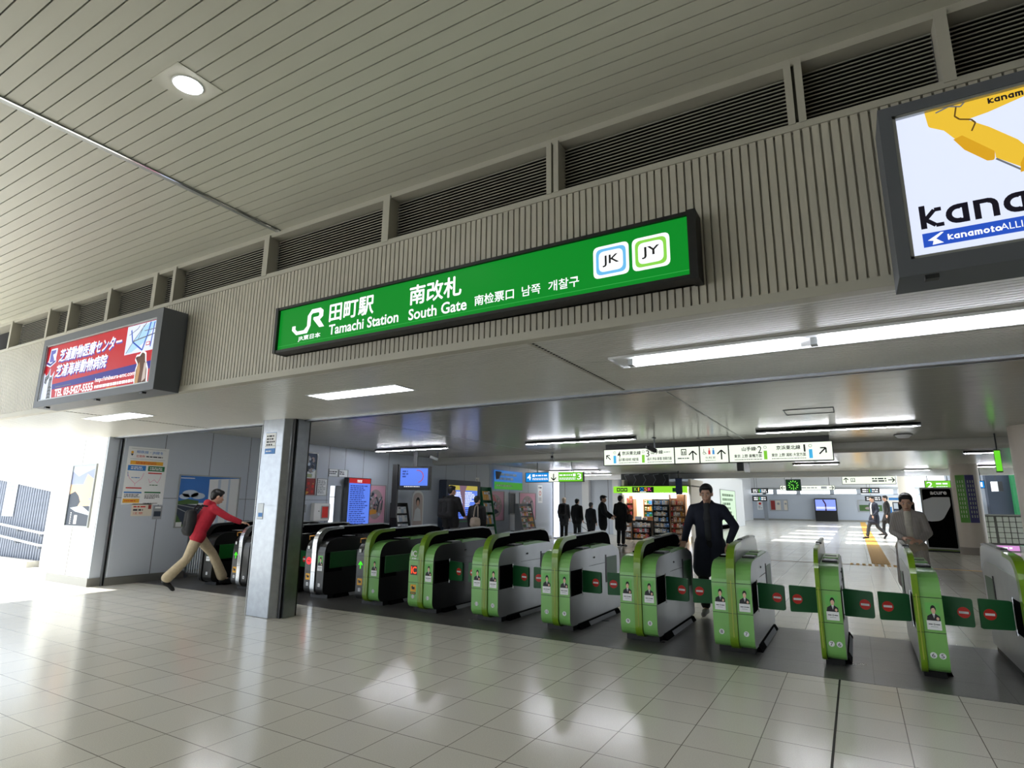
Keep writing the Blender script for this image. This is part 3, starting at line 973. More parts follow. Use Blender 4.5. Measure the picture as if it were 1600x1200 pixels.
for p, wd, m in (([(-6.3, 2.86), (-6.18, 2.98), (-5.98, 3.14)], .008, LGREY), ([(-6.25, 3.1), (-6.2, 2.97), (-6.0, 2.86)], .016, LBLUE), ([(-6.0, 2.86), (-5.93, 3.03), (-5.9, 3.14)], .018, LBLUE), ([(-6.2, 2.97), (-6.08, 2.985), (-5.8, 3.01)], .012, LGREY), ([(-6.1, 2.99), (-6.02, 3.12)], .008, LGREY), ([(-6.0, 3.06), (-5.8, 3.06)], .008, LGREY), ([(-5.86, 2.88), (-5.83, 3.13)], .014, LBLUE), ([(-6.28, 3.05), (-6.13, 3.1), (-6.1, 3.13)], .006, LGREY)):
    b.line(p, wd, m, 4)
b.rect(-5.94, 2.90, -5.87, 2.935, LRED, 5).rect(-5.93, 2.907, -5.88, 2.928, LW, 6)
b.build('map_print', t)
b = MB(F)
b.poly(rp([(-6.07, 2.505), (-6.075, 2.67, .02), (-6.055, 2.72, .02), (-6.105, 2.77, .02), (-6.085, 2.82, .02), (-6.03, 2.82, .01), (-5.99, 2.855, .03), (-5.915, 2.83, .03), (-5.895, 2.74, .03), (-5.845, 2.66, .04), (-5.83, 2.505)], 4), LW, 3)
b.poly(rp([(-6.055, 2.505), (-6.06, 2.66, .02), (-6.035, 2.72, .02), (-6.085, 2.775, .015), (-6.07, 2.802, .015), (-6.02, 2.80, .01), (-5.985, 2.838, .03), (-5.93, 2.815, .03), (-5.912, 2.74, .03), (-5.865, 2.65, .04), (-5.85, 2.505)], 4), LBROWN, 4)
b.poly([(-6.05, 2.52), (-6.045, 2.68), (-6.01, 2.74), (-5.985, 2.66), (-6.0, 2.52)], LTAN, 5).poly([(-5.93, 2.53), (-5.92, 2.72), (-5.885, 2.73), (-5.87, 2.56)], em('fawn', (206, 190, 180), .9), 5)
b.disc(-6.076, 2.785, .012, LBLK, 6).disc(-6.0, 2.80, .010, LBLK, 6)
b.build('dog_print', t)
b = MB(F)
b.poly([(-8.07, 2.505), (-8.06, 2.70), (-8.07, 2.84), (-8.03, 2.80), (-7.98, 2.82), (-7.94, 2.885), (-7.925, 2.80), (-7.88, 2.79), (-7.83, 2.84), (-7.85, 2.72), (-7.80, 2.505)], LPALE, 3)
b.poly([(-8.035, 2.79), (-7.975, 2.81), (-7.945, 2.865), (-7.935, 2.78), (-7.98, 2.74), (-7.99, 2.70), (-8.04, 2.72)], LGREY, 4)
b.poly([(-7.93, 2.505), (-7.935, 2.70), (-7.925, 2.78), (-7.88, 2.775), (-7.855, 2.80), (-7.865, 2.70), (-7.83, 2.505)], LGREY, 4)
for z in (2.53, 2.57, 2.61, 2.65):
    b.line([(-7.925, z), (-7.89, z+.012), (-7.845, z)], .01, LBLK, 5)
for x, z in ((-8.01, 2.755), (-7.965, 2.765), (-7.905, 2.745), (-7.875, 2.75)):
    b.disc(x, z, .009, LBLK, 6, 8)
b.build('cat_print', t)
b = MB(F)
b.poly(rp([(-8.07, 2.93, .02), (-7.96, 2.90), (-7.83, 2.95, .02), (-7.85, 3.0), (-7.84, 3.12, .02), (-8.0, 3.12, .02), (-8.02, 2.99)], 4), LPALE, 3)
b.poly([(-8.05, 2.945), (-7.96, 2.915), (-7.85, 2.955), (-7.85, 2.975), (-7.96, 2.94), (-8.05, 2.97)], LNAVY, 4)
b.poly([(-7.99, 2.96), (-7.99, 3.1), (-7.87, 3.1), (-7.88, 3.06), (-7.94, 3.05), (-7.9, 3.0), (-7.88, 2.96)], LVIOL, 4)
b.build('emblem_print', t)
# excavator billboard on the right
t, F = board('excavator_billboard', 'white illuminated billboard with a yellow excavator arm, cut off at the right', .262, 2.75, 2.393, 3.228, .052, .06, .075, .05, LPALE)
LINK2, LROYAL = em('ink', (38, 36, 48), .5), em('royal', (44, 86, 196), .95)
b = MB(F)
b.poly(rp([(.44, 3.165), (.447, 3.09, .02), (.50, 3.055, .01), (.535, 3.0, .01), (.56, 2.985), (.66, 2.90), (.66, 2.87), (.74, 2.80), (.78, 2.86, .02), (.74, 2.93), (.655, 3.02), (.585, 3.08), (.66, 3.09), (.82, 3.13), (1.1, 3.17), (.5, 3.173)], 3), LYEL, 1)
b.poly(rp([(.528, 3.0), (.56, 3.01), (.66, 2.9, .01), (.655, 2.86, .01), (.63, 2.865, .01), (.56, 2.94)], 3), em('yellow_dark', (226, 170, 40), .9), 2)
b.line([(.66, 2.865), (.735, 2.79)], .007, LGREY, 2)
b.poly([(.73, 2.78), (.80, 2.79), (.80, 2.83), (.76, 2.87), (.735, 2.82)], em('yellow_dark', (226, 170, 40), .9), 3)
b.line([(.555, 3.155), (.545, 3.11), (.56, 3.09), (.60, 3.075), (.612, 3.055), (.595, 3.02)], .006, em('hose', (120, 90, 40), .6), 3)
b.line([(.48, 3.15), (.53, 3.165), (.57, 3.15), (.585, 3.165)], .006, LGREY, 3)
b.poly([(.80, 3.08), (1.5, 2.9), (2.0, 3.1), (2.6, 3.0), (2.6, 3.17), (1.1, 3.17)], LYEL, 1)
b.build('excavator_print', t)
def kana(b, x, z, h, m, L, only=None, wd=None):
    """heavy rounded lower-case lettering k a n a m o t o drawn as strokes"""
    s = wd or h*.25
    X = x
    for ch in only or 'kanamoto':
        if ch == 'k':
            b.rect(X, z, X+s, z+h*1.25, m, L)
            b.line([(X+s*.9, z+h*.48), (X+h*.62, z+h*.93), (X+h*.9, z+h*.93)], s*.8, m, L)
            b.line([(X+s*.9, z+h*.48), (X+h*.62, z+s*.4), (X+h*.95, z+s*.4)], s*.8, m, L)
            X += h*1.05
        elif ch == 'a':
            b.ring(X+h*.5, z+h*.5, h*.5, s, m, L, 20, 70, 290)
            b.rect(X+h*.5, z+h-s*.9, X+h*.92, z+h, m, L).rect(X+h*.5, z, X+h*.92, z+s*.9, m, L).rect(X+h*.92-s, z, X+h*.92, z+h, m, L)
            X += h*1.12
        elif ch == 'n':
            b.rect(X, z, X+s, z+h, m, L).rect(X, z+h-s*.9, X+h*.6, z+h, m, L).ring(X+h*.55, z+h*.6, h*.4, s, m, L, 16, 0, 90).rect(X+h*.95-s, z, X+h*.95, z+h*.6, m, L)
            X += h*1.12
        elif ch == 'm':
            b.rect(X, z, X+s, z+h, m, L).rect(X, z+h-s*.9, X+h*1.1, z+h, m, L).rect(X+h*.62-s/2, z, X+h*.62+s/2, z+h*.9, m, L).ring(X+h*.95, z+h*.7, h*.3, s, m, L, 16, 0, 90).rect(X+h*1.25-s, z, X+h*1.25, z+h*.7, m, L)
            X += h*1.42
        elif ch == 'o':
            b.ring(X+h*.5, z+h*.5, h*.5, s, m, L, 24)
            X += h*1.14
        elif ch == 't':
            b.rect(X+h*.12, z+s*.3, X+h*.12+s, z+h*1.25, m, L).rect(X, z+h*.75, X+h*.6, z+h*.95, m, L).rect(X+h*.12, z, X+h*.6, z+s*.85, m, L)
            X += h*.72
    return X
b = MB(F)
kana(b, .368, 2.607, .088, LINK2, 1)
b.build('lettering', t)
b = MB(F)
b.rect(.368, 2.52, 2.5, 2.585, LROYAL, 1)
b.poly([(.385, 2.55), (.435, 2.58), (.445, 2.578), (.415, 2.553), (.44, 2.53), (.40, 2.527), (.405, 2.545)], LW, 2)
kana(b, .456, 2.538, .021, LW, 2, wd=.006)
b.text('ALLIANCE GROUP', .635, 2.538, .96, 2.568, LW, 2, .0)
b.build('tag_line', t)
b = MB(F)
kana(b, .665, 3.128, .021, LINK2, 4, wd=.006)
b.build('arm_lettering', t)

# ------------------------------------------------------------------ hanging direction signs
def hang_sign(name, label, x0, x1, y, z0, z1, depth=.12, face=None, rods=None, ztop=2.7, cat='sign'):
    t = thing(name, label, cat, ((x0+x1)/2, y, z0))
    hx, h = (x1-x0)/2, z1-z0
    MB().box(-hx, 0, 0, hx, depth, .015, BLACK).box(-hx, 0, h-.015, hx, depth, h, BLACK).box(-hx, 0, 0, -hx+.015, depth, h, BLACK).box(hx-.015, 0, 0, hx, depth, h, BLACK).box(-hx+.01, depth-.02, .01, hx-.01, depth-.005, h-.01, DARK).build('housing', t)
    if face:
        MB().box(-hx+.013, .008, .013, hx-.013, .03, h-.013, face).build('lit_face', t)
    for q in rods or ():
        MB().tube([(q, depth/2, h), (q, depth/2, ztop-z0)], .012, DARK, 6).build('hanger', t)
    return t, front(0, .008, 0), hx, h
SIGNW = em('sign_cream', (236, 244, 228), 1.15)
CY, LI = em('cyan_tag', (70, 176, 226), 1.), em('lime_tag', (128, 200, 60), 1.)
y = 12.3
xa, xb = ony(943, 716, y).x, ony(1302, 703, y).x
t, F, hx, h = hang_sign('direction_sign', 'long white illuminated direction sign with platform numbers 4 to 1', xa, xb, y, 2.235, 2.60, face=SIGNW)
MB().box(-hx+.05, .02, h, hx-.05, .1, 2.7-2.235, BLACK).build('mounting_bar', t)
b = MB(F)
W = 2*hx
def fx(px):
    return -hx+W*(px-50)/(1492-50)          # position inside the sign, from its 1600-wide close-up
for px in (555, 720, 902):
    b.rect(fx(px)-.012, .01, fx(px)+.012, h-.01, LBLK, 2)
b.build('divider', t)
b = MB(F)
def zz(v):
    return h*v
b.arrow(fx(87), h*.5, .13, 135, LBLK).arrow(fx(676), h*.46, .19, 90, LBLK, wd=.13).arrow(fx(857), h*.46, .19, 90, LBLK, wd=.13).arrow(fx(1436), h*.5, .16, 45, LBLK)
for px, c, s, tx in ((134, CY, '4', '京浜東北線'), (340, LI, '3', '山手線'), (1120, LI, '2', '山手線'), (1372, CY, '1', '京浜東北線')):
    b.rect(fx(px)-.03, h*.14, fx(px)+.03, h*.60, c, 2)
    b.ring(fx(px), h*.78, .03, .008, GREYP, 2, 12)
    d = 1 if s in '43' else -1
    n0 = fx(px)+d*.10
    dw = .016 if s == '1' else .038
    b.text(s, n0-dw, h*.48, n0+dw, h*.86, LBLK, 2, .005)
    w1 = .42 if len(tx) > 3 else .26
    a, c2 = (n0+.07, n0+.07+w1) if d > 0 else (n0-.07-w1, n0-.07)
    b.text(tx, a, h*.62, c2, h*.84, LBLK, 2, bold=.002)
    if len(tx) == 3:
        b.scribble(c2+.02 if d > 0 else c2-.0, h*.68, (c2+.16) if d > 0 else c2+.02, h*.76, 1, GREYP, 2, ragged=0)
s4 = [('品川 横浜 桜木町 大船方面', 163, 305), ('品川 渋谷 新宿 池袋方面', 368, 535), ('東京 上野 巣鴨方面', 935, 1098), ('東京 上野 浦和 大宮方面', 1155, 1345)]
for s, p0, p1 in s4:
    b.text(s, fx(p0), h*.26, fx(p1), h*.44, LBLK, 2, bold=.0012)
    b.scribble(fx(p0), h*.13, fx(p1), h*.19, 1, INK, 2, ragged=0)
b.text('化粧室', fx(755), h*.26, fx(820), h*.38, LBLK, 2, 0)
b.scribble(fx(755), h*.14, fx(820), h*.19, 1, GREYP, 2, ragged=0)
b.scribble(fx(575), h*.26, fx(650), h*.38, 1, GREYP, 2, ragged=0)
b.build('lettering', t)
b = MB(F)
PR, PB = em('pict_red', (214, 70, 80), 1), em('pict_blue', (60, 140, 210), 1)
x = fx(617)
b.rect(x-.055, h*.5, x+.055, h*.85, LBLK, 2).rect(x-.04, h*.54, x+.04, h*.8, SIGNW, 3).rect(x-.03, h*.56, x-.01, h*.72, LBLK, 4).rect(x+.01, h*.56, x+.03, h*.72, LBLK, 4)
for k, c in ((782, PR), (808, PB)):
    b.disc(fx(k), h*.8, .014, c, 2, 10).poly([(fx(k)-.022, h*.5), (fx(k)+.022, h*.5), (fx(k)+.018, h*.74), (fx(k)-.018, h*.74)], c, 2)
b.ring(fx(750), h*.58, .03, .008, GREYP, 2, 14).line([(fx(748), h*.82), (fx(748), h*.62), (fx(758), h*.6), (fx(764), h*.52)], .008, GREYP, 2)
b.build('pictogram', t)
# blue and green platform sign 4 / 3
y = 16.5
x0, x1 = ony(821, 748, y).x, ony(911, 745, y).x
t, F, hx, h = hang_sign('platform_sign', 'blue and green hanging platform sign with down arrow, numbers 4 and 3', x0, x1, y, 2.06, 2.37, face=SIGNW, rods=(-.6, .6), ztop=2.72)
LB4, LG3 = em('platform_blue', (20, 134, 214), 1.05), em('platform_green', (110, 196, 50), 1.05)
MB(F).rect(-hx+.013, .013, -.17, h-.013, LB4, 1).build('blue_panel', t)
MB(F).rect(.17, .013, hx-.013, h-.013, LG3, 1).build('green_panel', t)
b = MB(F)
b.text('4', -hx+.06, h*.22, -hx+.2, h*.82, LW, 2, .01).text('3', hx-.2, h*.22, hx-.06, h*.82, LW, 2, .01)
b.arrow(0, h*.5, .2, -90, LBLK, 2)
b.rect(-hx+.25, h*.55, -hx+.34, h*.8, LW, 2).rect(hx-.34, h*.55, hx-.25, h*.8, LW, 2)
b.scribble(-hx+.37, h*.55, -.22, h*.8, 1, LW, 2, ragged=.0).scribble(-hx+.25, h*.2, -.2, h*.45, 2, LW, 2, ragged=0)
b.scribble(.2, h*.55, hx-.37, h*.8, 1, LW, 2, ragged=.0).scribble(.2, h*.2, hx-.25, h*.45, 2, LW, 2, ragged=0)
b.build('lettering', t)
# platform 2 sign, platform 1 sign
y = 26.3
x0, x1 = ony(1445, 758, y).x, ony(1486, 757, y).x
t, F, hx, h = hang_sign('platform_sign', 'green hanging platform sign with number 2 above the black vending machine', x0, x1, y, ony(1446, 765, y).z, ony(1446, 751, y).z, face=LG3, rods=(-.3, .3), ztop=4.2)
b = MB(F)
b.text('2', -hx+.06, h*.2, -hx+.24, h*.85, LW, 2, .01).scribble(-hx+.34, h*.5, hx-.1, h*.8, 1, LW, 2, ragged=0).scribble(-hx+.34, h*.15, hx-.1, h*.4, 2, LW, 2, ragged=0)
b.build('lettering', t)
p0, p1 = ony(1529, 763, 24), ony(1538, 751, 24)
t, F, hx, h = hang_sign('platform_sign', 'small blue lit platform sign with number 1 between the two columns', p0.x, p1.x, 24, p0.z, p1.z, face=LB4, rods=(0,), ztop=2.72)
MB(F).text('1', -.02, h*.2, .03, h*.8, LW, 2, .02).build('lettering', t)
# white sign with arrows, far clock, long white sign, four departure boards
y = 25.9
p0, p1 = ony(1316, 757, y), ony(1399, 743, y)
t, F, hx, h = hang_sign('arrow_sign', 'white hanging sign with up and right arrows at the far hall entrance', p0.x, p1.x, y, p0.z, p1.z, face=SIGNW, rods=(-.5, .5), ztop=4.2)
b = MB(F)
b.arrow(-hx+.14, h*.5, .18, 90, LBLK, 2).arrow(hx-.14, h*.5, .2, 0, LBLK, 2)
b.rect(-hx+.3, h*.3, -hx+.44, h*.75, LBLK, 2).rect(-hx+.32, h*.36, -hx+.42, h*.7, SIGNW, 3).rect(-hx+.36, h*.4, -hx+.38, h*.65, LBLK, 4)
b.scribble(hx-.75, h*.25, hx-.3, h*.8, 2, INK, 2, ragged=0)
b.build('lettering', t)
c = ony(1239.5, 758, 27.5)
t = thing('hanging_clock', 'green lit square clock hanging from the far ceiling', 'clock', (c.x, 27.5, c.z))
MB().rbox(-.3, 0, -.24, .3, .12, .25, .02, DARK).build('clock_case', t)
CLK = em('clock_green', (24, 120, 40), .8)
b = MB(front(0, 0, 0))
b.rect(-.27, -.21, .27, .22, em('clock_face', (16, 52, 24), .8), 2)
for k in range(12):
    a = R(30*k)
    b.line([(.13*math.sin(a), .13*math.cos(a)), (.2*math.sin(a), .2*math.cos(a))], .03, em('clock_tick', (120, 230, 80), 1.2), 3)
b.build('clock_face', t)
b = MB(front(0, 0, 0))
b.line([(0, 0), (-.09, .02)], .025, em('clock_tick', (120, 230, 80), 1.2), 5).line([(0, 0), (.0, -.16)], .02, em('clock_tick', (120, 230, 80), 1.2), 5)
b.build('clock_hands', t)
MB().tube([(-.06, .06, .25), (-.06, .06, 4.22-c.z)], .012, DARK, 6).build('hanger', t)
y = 33
p0, p1 = ony(1219, 766, y), ony(1304, 758, y)
t, F, hx, h = hang_sign('gate_sign', 'long white lit sign hanging behind the green clock', p0.x, p1.x, y, p0.z, p1.z, face=SIGNW, rods=(-1.0, 1.0), ztop=4.2)
b = MB(F)
b.arrow(-hx+.15, h*.5, .2, 180, LBLK, 2).arrow(hx-.15, h*.5, .2, 0, LBLK, 2).rect(-hx+.35, h*.3, -hx+.6, h*.75, GREYP, 2).rect(hx-.6, h*.3, hx-.35, h*.75, GREYP, 2).scribble(-.6, h*.3, .6, h*.7, 1, GREYP, 2)
b.build('lettering', t)
for px0, px1, py0, py1, lb, yy in ((1174, 1200, 771, 763, 'black departure board at the far left of the hall, upper', 50), (1176, 1198, 783, 775, 'black departure board at the far left of the hall, lower', 62), (1345, 1374, 771, 762, 'black departure board right of the clock, upper', 50), (1352, 1377, 783, 775, 'black departure board right of the clock, lower', 62)):
    p0, p1 = ony(px0, py0, yy), ony(px1, py1, yy)
    t, F, hx, h = hang_sign('departure_board', lb, p0.x, p1.x, yy, p0.z, p1.z, face=mat('board_black', (18, 20, 22), .4), rods=(-hx*.3,), ztop=4.2)
    t['group'] = 'departure boards in the far hall'
    b = MB(F)
    b.rect(-hx*.1, h*.2, -hx*.02, h*.8, LI, 2).rect(hx*.05, h*.2, hx*.12, h*.8, CY, 2).scribble(-hx*.8, h*.15, -hx*.2, h*.85, 2, LW, 2, ragged=.1).scribble(hx*.2, h*.15, hx*.85, h*.85, 2, LW, 2, ragged=.1)
    b.build('lit_text', t)

# ------------------------------------------------------------------ things on the left wall
SCR = em('screen_blue', (92, 128, 232), 1.)
SCRD = em('screen_ink', (50, 70, 150), .9)
PINK = mat('print_pink', (234, 176, 202), .5)
PINKD = mat('print_deep_pink', (226, 110, 130), .5)
SKYB = mat('print_sky_blue', (52, 118, 200), .5)
SKYL = mat('print_cloud', (196, 210, 226), .5)
GRASS = mat('print_leaf', (70, 104, 52), .5)
DGR = mat('print_dark_slate', (48, 58, 74), .5)
SUNSET = mat('print_sunset', (240, 196, 160), .5)
ROSE = mat('print_brick_red', (146, 44, 40), .5)
BLOS = mat('print_blossom', (176, 158, 160), .5)
WARM = mat('print_amber', (214, 150, 60), .5)
TEAL = mat('print_dark_green', (28, 110, 66), .5)
def poster(name, label, F, w, h, fr=.02, frm=None, base=None, cat='poster', group=None):
    """framed picture; F maps its lower left corner to the wall"""
    o = F.translation.copy()
    t = thing(name, label, cat, tuple(o), group=group)
    G = Matrix.Translation(-o) @ F
    if fr > 0:
        m = frm or ALU
        MB(G).box(0, 0, 0, w, fr, .025, m).box(0, h-fr, 0, w, h, .025, m).box(0, fr, 0, fr, h-fr, .025, m).box(w-fr, fr, 0, w, h-fr, .025, m).build('frame', t)
    b = MB(G @ Matrix.Translation((0, 0, .006 if fr > 0 else 0)))
    b.rect(fr, fr, w-fr, h-fr, base or PAPER, 2)
    return t, b
# big white notice with two route diagrams
t, b = poster('route_notice', 'large white notice with two route diagrams high on the grey wall by the entrance', facex(WX+.002, 5.37, 1.315), .70, 1.0, 0)
b.text('相鉄線・JR線を', .14, .88, .60, .94, BLUE, 3, .004)
b.disc(.07, .90, .022, YEL, 3, 12).poly([(.045, .875), (.095, .875), (.07, .835)], INK, 3)
b.text('定期券', .14, .815, .29, .86, RED, 3, .004).scribble(.31, .82, .6, .855, 1, INK, 3, ragged=0)
b.rect(.05, .965, .65, .969, GREYP, 3).rect(.05, .785, .65, .789, GREYP, 3)
b.rect(.06, .69, .62, .755, YEL, 3).scribble(.15, .70, .53, .745, 2, RED, 4, ragged=.1)
b.rect(.03, .585, .33, .675, BLUE, 3).scribble(.08, .60, .28, .66, 2, PAPER, 4, ragged=.1)
b.rect(.37, .585, .66, .675, TEAL, 3).scribble(.40, .60, .63, .66, 2, PAPER, 4, ragged=.1)
b.line([(.04, .53), (.08, .45), (.18, .36), (.28, .45), (.31, .55)], .008, PINK, 3).line([(.04, .56), (.05, .48)], .008, BLUE, 3).scribble(.11, .45, .25, .475, 1, BLUE, 3, ragged=0).line([(.18, .36), (.18, .32)], .008, PINK, 3)
b.rect(.38, .54, .62, .56, RED, 3).line([(.40, .45), (.43, .38), (.50, .44), (.56, .38), (.60, .46), (.61, .52)], .008, PINK, 3).scribble(.43, .33, .57, .355, 1, TEAL, 3, ragged=0)
b.rect(.04, .275, .30, .295, RED, 3).rect(.02, .195, .31, .22, BLUE, 3).rect(.36, .2, .64, .225, TEAL, 3)
b.scribble(.03, .12, .30, .185, 3, INK, 3).scribble(.37, .10, .64, .185, 4, INK, 3).rect(.02, .03, .29, .10, YEL, 3).scribble(.05, .05, .25, .08, 1, RED, 4)
b.scribble(.36, .015, .62, .035, 1, INK, 3)
b.build('printed_sheet', t)
t, b = poster('small_notice', 'small cream notice with red print under the large route notice', facex(WX+.002, 5.55, 1.12), .35, .21, 0, base=mat('print_cream', (220, 212, 198), .6))
b.scribble(.03, .14, .25, .18, 1, RED, 3).scribble(.03, .08, .28, .13, 1, INK, 3).text('注意', .03, .03, .2, .07, RED, 3).rect(.28, .12, .33, .19, ROSE, 3)
b.build('printed_sheet', t)
t, b = poster('small_notice', 'small grey label plate beside the cream notice under the route notice', facex(WX+.002, 5.92, 1.06), .16, .24, 0, base=GREYP)
b.rect(.02, .05, .14, .14, DGR, 3).rect(.03, .19, .13, .22, PAPER, 3)
b.build('printed_sheet', t)
# blue landscape poster
t, b = poster('landscape_poster', 'large framed railway poster with blue sky behind the person in red', facex(WX, 6.32, .90), 1.26, .97, .018)
b.rect(.018, .45, 1.24, .95, SKYB, 3)
b.disc(.25, .62, .16, SKYL, 4, 20, ry=.07).disc(.4, .58, .14, SKYL, 4, 20, ry=.06).disc(.14, .57, .1, SKYL, 4, 20, ry=.05)
b.rect(.03, .9, .3, .915, PAPER, 5)
b.poly([(.018, .48), (.2, .52), (.42, .49), (.42, .43), (.018, .42)], GRASS, 5)
b.poly([(.018, .02), (.018, .44), (.5, .40), (.6, .02)], DGR, 4)
b.poly([(.018, .02), (.018, .26), (.18, .02)], GRASS, 5)
b.line([(.018, .36), (.5, .15)], .015, GREYP, 5).line([(.018, .42), (.5, .33)], .012, ALU, 5)
b.poly([(.62, .02), (.60, .90), (1.24, .94), (1.24, .02)], PAPER, 6).rect(.03, .02, .14, .10, PAPER, 7)
b.poly([(.8, .02), (.78, .9), (.84, .91), (.86, .02)], SKYL, 7).poly([(1.0, .02), (1.0, .92), (1.04, .93), (1.05, .02)], SKYL, 7)
b.build('printed_sheet', t)
# sunset poster on the outdoor pier
t, b = poster('sunset_poster', 'framed sunset landscape poster on the sunlit white pier at the left', front(-12.0, 5.08, .93), .83, 1.07, .025)
b.rect(.02, .3, .81, 1.05, mat('print_lilac', (150, 160, 200), .5), 3).poly([(.02, .95), (.25, .86), (.5, .93), (.81, 1.0), (.81, 1.05), (.02, 1.05)], SKYL, 4)
b.rect(.02, .52, .81, .72, SUNSET, 4).poly([(.35, .55), (.55, .9), (.81, .8), (.81, .5), (.4, .42)], SUNSET, 5)
b.poly([(.02, .55), (.2, .6), (.32, .54), (.45, .4), (.81, .34), (.81, .02), (.02, .02)], DGR, 6)
b.poly([(.1, .32), (.5, .36), (.81, .25), (.81, .2), (.3, .26)], SKYL, 7).poly([(.36, .35), (.5, .5), (.81, .45), (.81, .36)], SUNSET, 7).rect(.3, .05, .4, .2, PAPER, 8)
for k in range(6):
    b.rect(.16, .05+k*.035, .19, .07+k*.035, PAPER, 8)
b.build('printed_sheet', t)
# cherry blossom and red foliage poster
t, b = poster('blossom_poster', 'framed poster of cherry blossom over red foliage right of the steel pillar', facex(WX, 8.88, 1.52), .66, 1.0, .025)
b.rect(.02, .6, .64, .98, mat('print_night_blue', (70, 84, 110), .5), 3)
random.seed(11)
for k in range(60):
    b.disc(random.uniform(.06, .60), random.uniform(.42, .86), random.uniform(.02, .06), random.choice([BLOS, SKYL, GREYP, DGR]), 4+k % 3, 8)
b.rect(.02, .02, .64, .40, ROSE, 7)
for k in range(40):
    b.disc(random.uniform(.05, .60), random.uniform(.06, .38), random.uniform(.012, .04), random.choice([RED, ROSE, DGR, WARM]), 8+k % 3, 7)
b.rect(.3, .42, .52, .5, mat('print_sage', (160, 170, 130), .5), 8)
b.build('printed_sheet', t)
t, b = poster('timetable_board', 'small white framed board right of the cherry blossom poster', facex(WX, 9.57, 1.53), .32, .40, .015)
b.scribble(.04, .05, .28, .36, 8, GREYP, 3)
b.build('printed_sheet', t)
for yy, lb in ((9.90, 'left one of two small white plates above the bright doorway slit'), (10.22, 'right one of two small white plates above the bright doorway slit')):
    t, b = poster('wall_plate', lb, facex(WX, yy, 1.99), .30, .18, .008, group='white plates on the grey wall')
    b.scribble(.03, .05, .27, .14, 2, INK, 3)
    b.build('printed_sheet', t)
# white cabinet with a red window
t = thing('extinguisher_cabinet', 'white wall cabinet with red window under the small white board', 'cabinet', (WX, 9.68, 1.16))
MB().rbox(0, -.23, -.2, .12, .25, .2, .012, WHITE).build('cabinet_box', t)
MB().box(.12, -.02, -.15, .126, .2, .14, ALU).box(.122, 0, -.13, .128, .18, .12, RED).build('red_window', t)
MB().ball((.122, -.09, .02), .012, DARK, 8).build('knob', t)
t = thing('call_panel', 'small pale intercom plate low on the grey wall right of the steel pillar', 'panel', (WX, 9.15, 1.24))
MB().rbox(0, -.16, -.09, .015, .16, .09, .006, GREYP).build('plate', t)
MB().box(.015, .06, -.03, .02, .1, .04, INK).build('speaker_grille', t)
FROST = mat('frosted_glass', (244, 248, 255), .35)
FROST.node_tree.nodes['Principled BSDF'].inputs['Transmission Weight'].default_value = .95
# narrow sunlit doorway slit (glazed) beyond the wall
struct(MB().box(-11.08, 10.0, .85, -11.06, 10.36, 1.78, FROST).box(-11.1, 10.17, .85, -11.05, 10.185, 1.78, ALU).box(-11.1, 10.0, 1.5, -11.05, 10.36, 1.515, ALU).build('window_1'))
# blue service screen and pink posters, monitor
t = thing('service_screen', 'tall blue lit service screen with red header beside the bright slit', 'display', (-10.72, 10.77, 0))
b = MB()
b.box(-.08, -.36, 0, .06, .37, .74, DARK).box(-.08, -.385, .74, .06, .395, 1.985, DARK)
b.build('stand', t)
b = MB(facex(.06, -.37, .75))
b.rect(.01, .01, .74, 1.22, SCR, 1).rect(.01, 1.10, .74, 1.22, em('header_red', (176, 44, 44), .9), 2).scribble(.28, 1.12, .44, 1.19, 2, LW, 3, ragged=0)
b.scribble(.06, .1, .68, 1.06, 20, SCRD, 2)
b.build('screen', t)
def blossom_poster(y0, z0, w, h, label, seed, tilt=0):
    t, b = poster('festival_poster', label, facex(WX, y0, z0), w, h, .02, group='pink festival posters')
    random.seed(seed)
    b.rect(.02, .02, w-.02, h-.02, PINK, 3)
    cx, cy = w*.5, h*.5
    b.disc(cx, cy, w*.38, BLOS, 4, 26, ry=h*.38)
    for k in range(46):
        a, r = random.uniform(0, 6.28), random.uniform(0, .33)
        b.disc(cx+w*r*math.cos(a), cy+h*r*math.sin(a), random.uniform(.02, .05), random.choice([BLOS, SKYL, PINK, GREYP, DGR]), 5+k % 3, 8)
    return t, b
t, b = blossom_poster(11.17, .84, .76, 1.0, 'pink poster with dark tree in an oval right of the blue screen', 3)
b.line([(.45, .3), (.5, .5), (.42, .68)], .04, DGR, 9).line([(.5, .5), (.62, .7)], .025, DGR, 9).line([(.6, .35), (.64, .6)], .03, DGR, 9).poly([(.1, .3), (.2, .24), (.42, .26), (.45, .34), (.3, .38)], WARM, 9)
b.build('printed_sheet', t)
t, b = blossom_poster(16.85, .79, 1.25, 1.03, 'pink poster with a red ribbon left of the brochure rack', 5)
b.poly([(.05, .95), (.2, 1.0), (.6, .85), (.75, .65), (.55, .68), (.2, .8), (.06, .82)], PINKD, 9).poly([(.3, .3), (.6, .22), (.9, .3), (.7, .4), (.4, .4)], DGR, 9).scribble(.3, .05, .9, .12, 1, PINKD, 9)
b.build('printed_sheet', t)
t, b = blossom_poster(19.2, .78, 1.3, 1.02, 'pale pink poster right of the brochure rack near the lit column', 8)
b.scribble(.95, .1, 1.15, .2, 1, PINKD, 9)
b.build('printed_sheet', t)
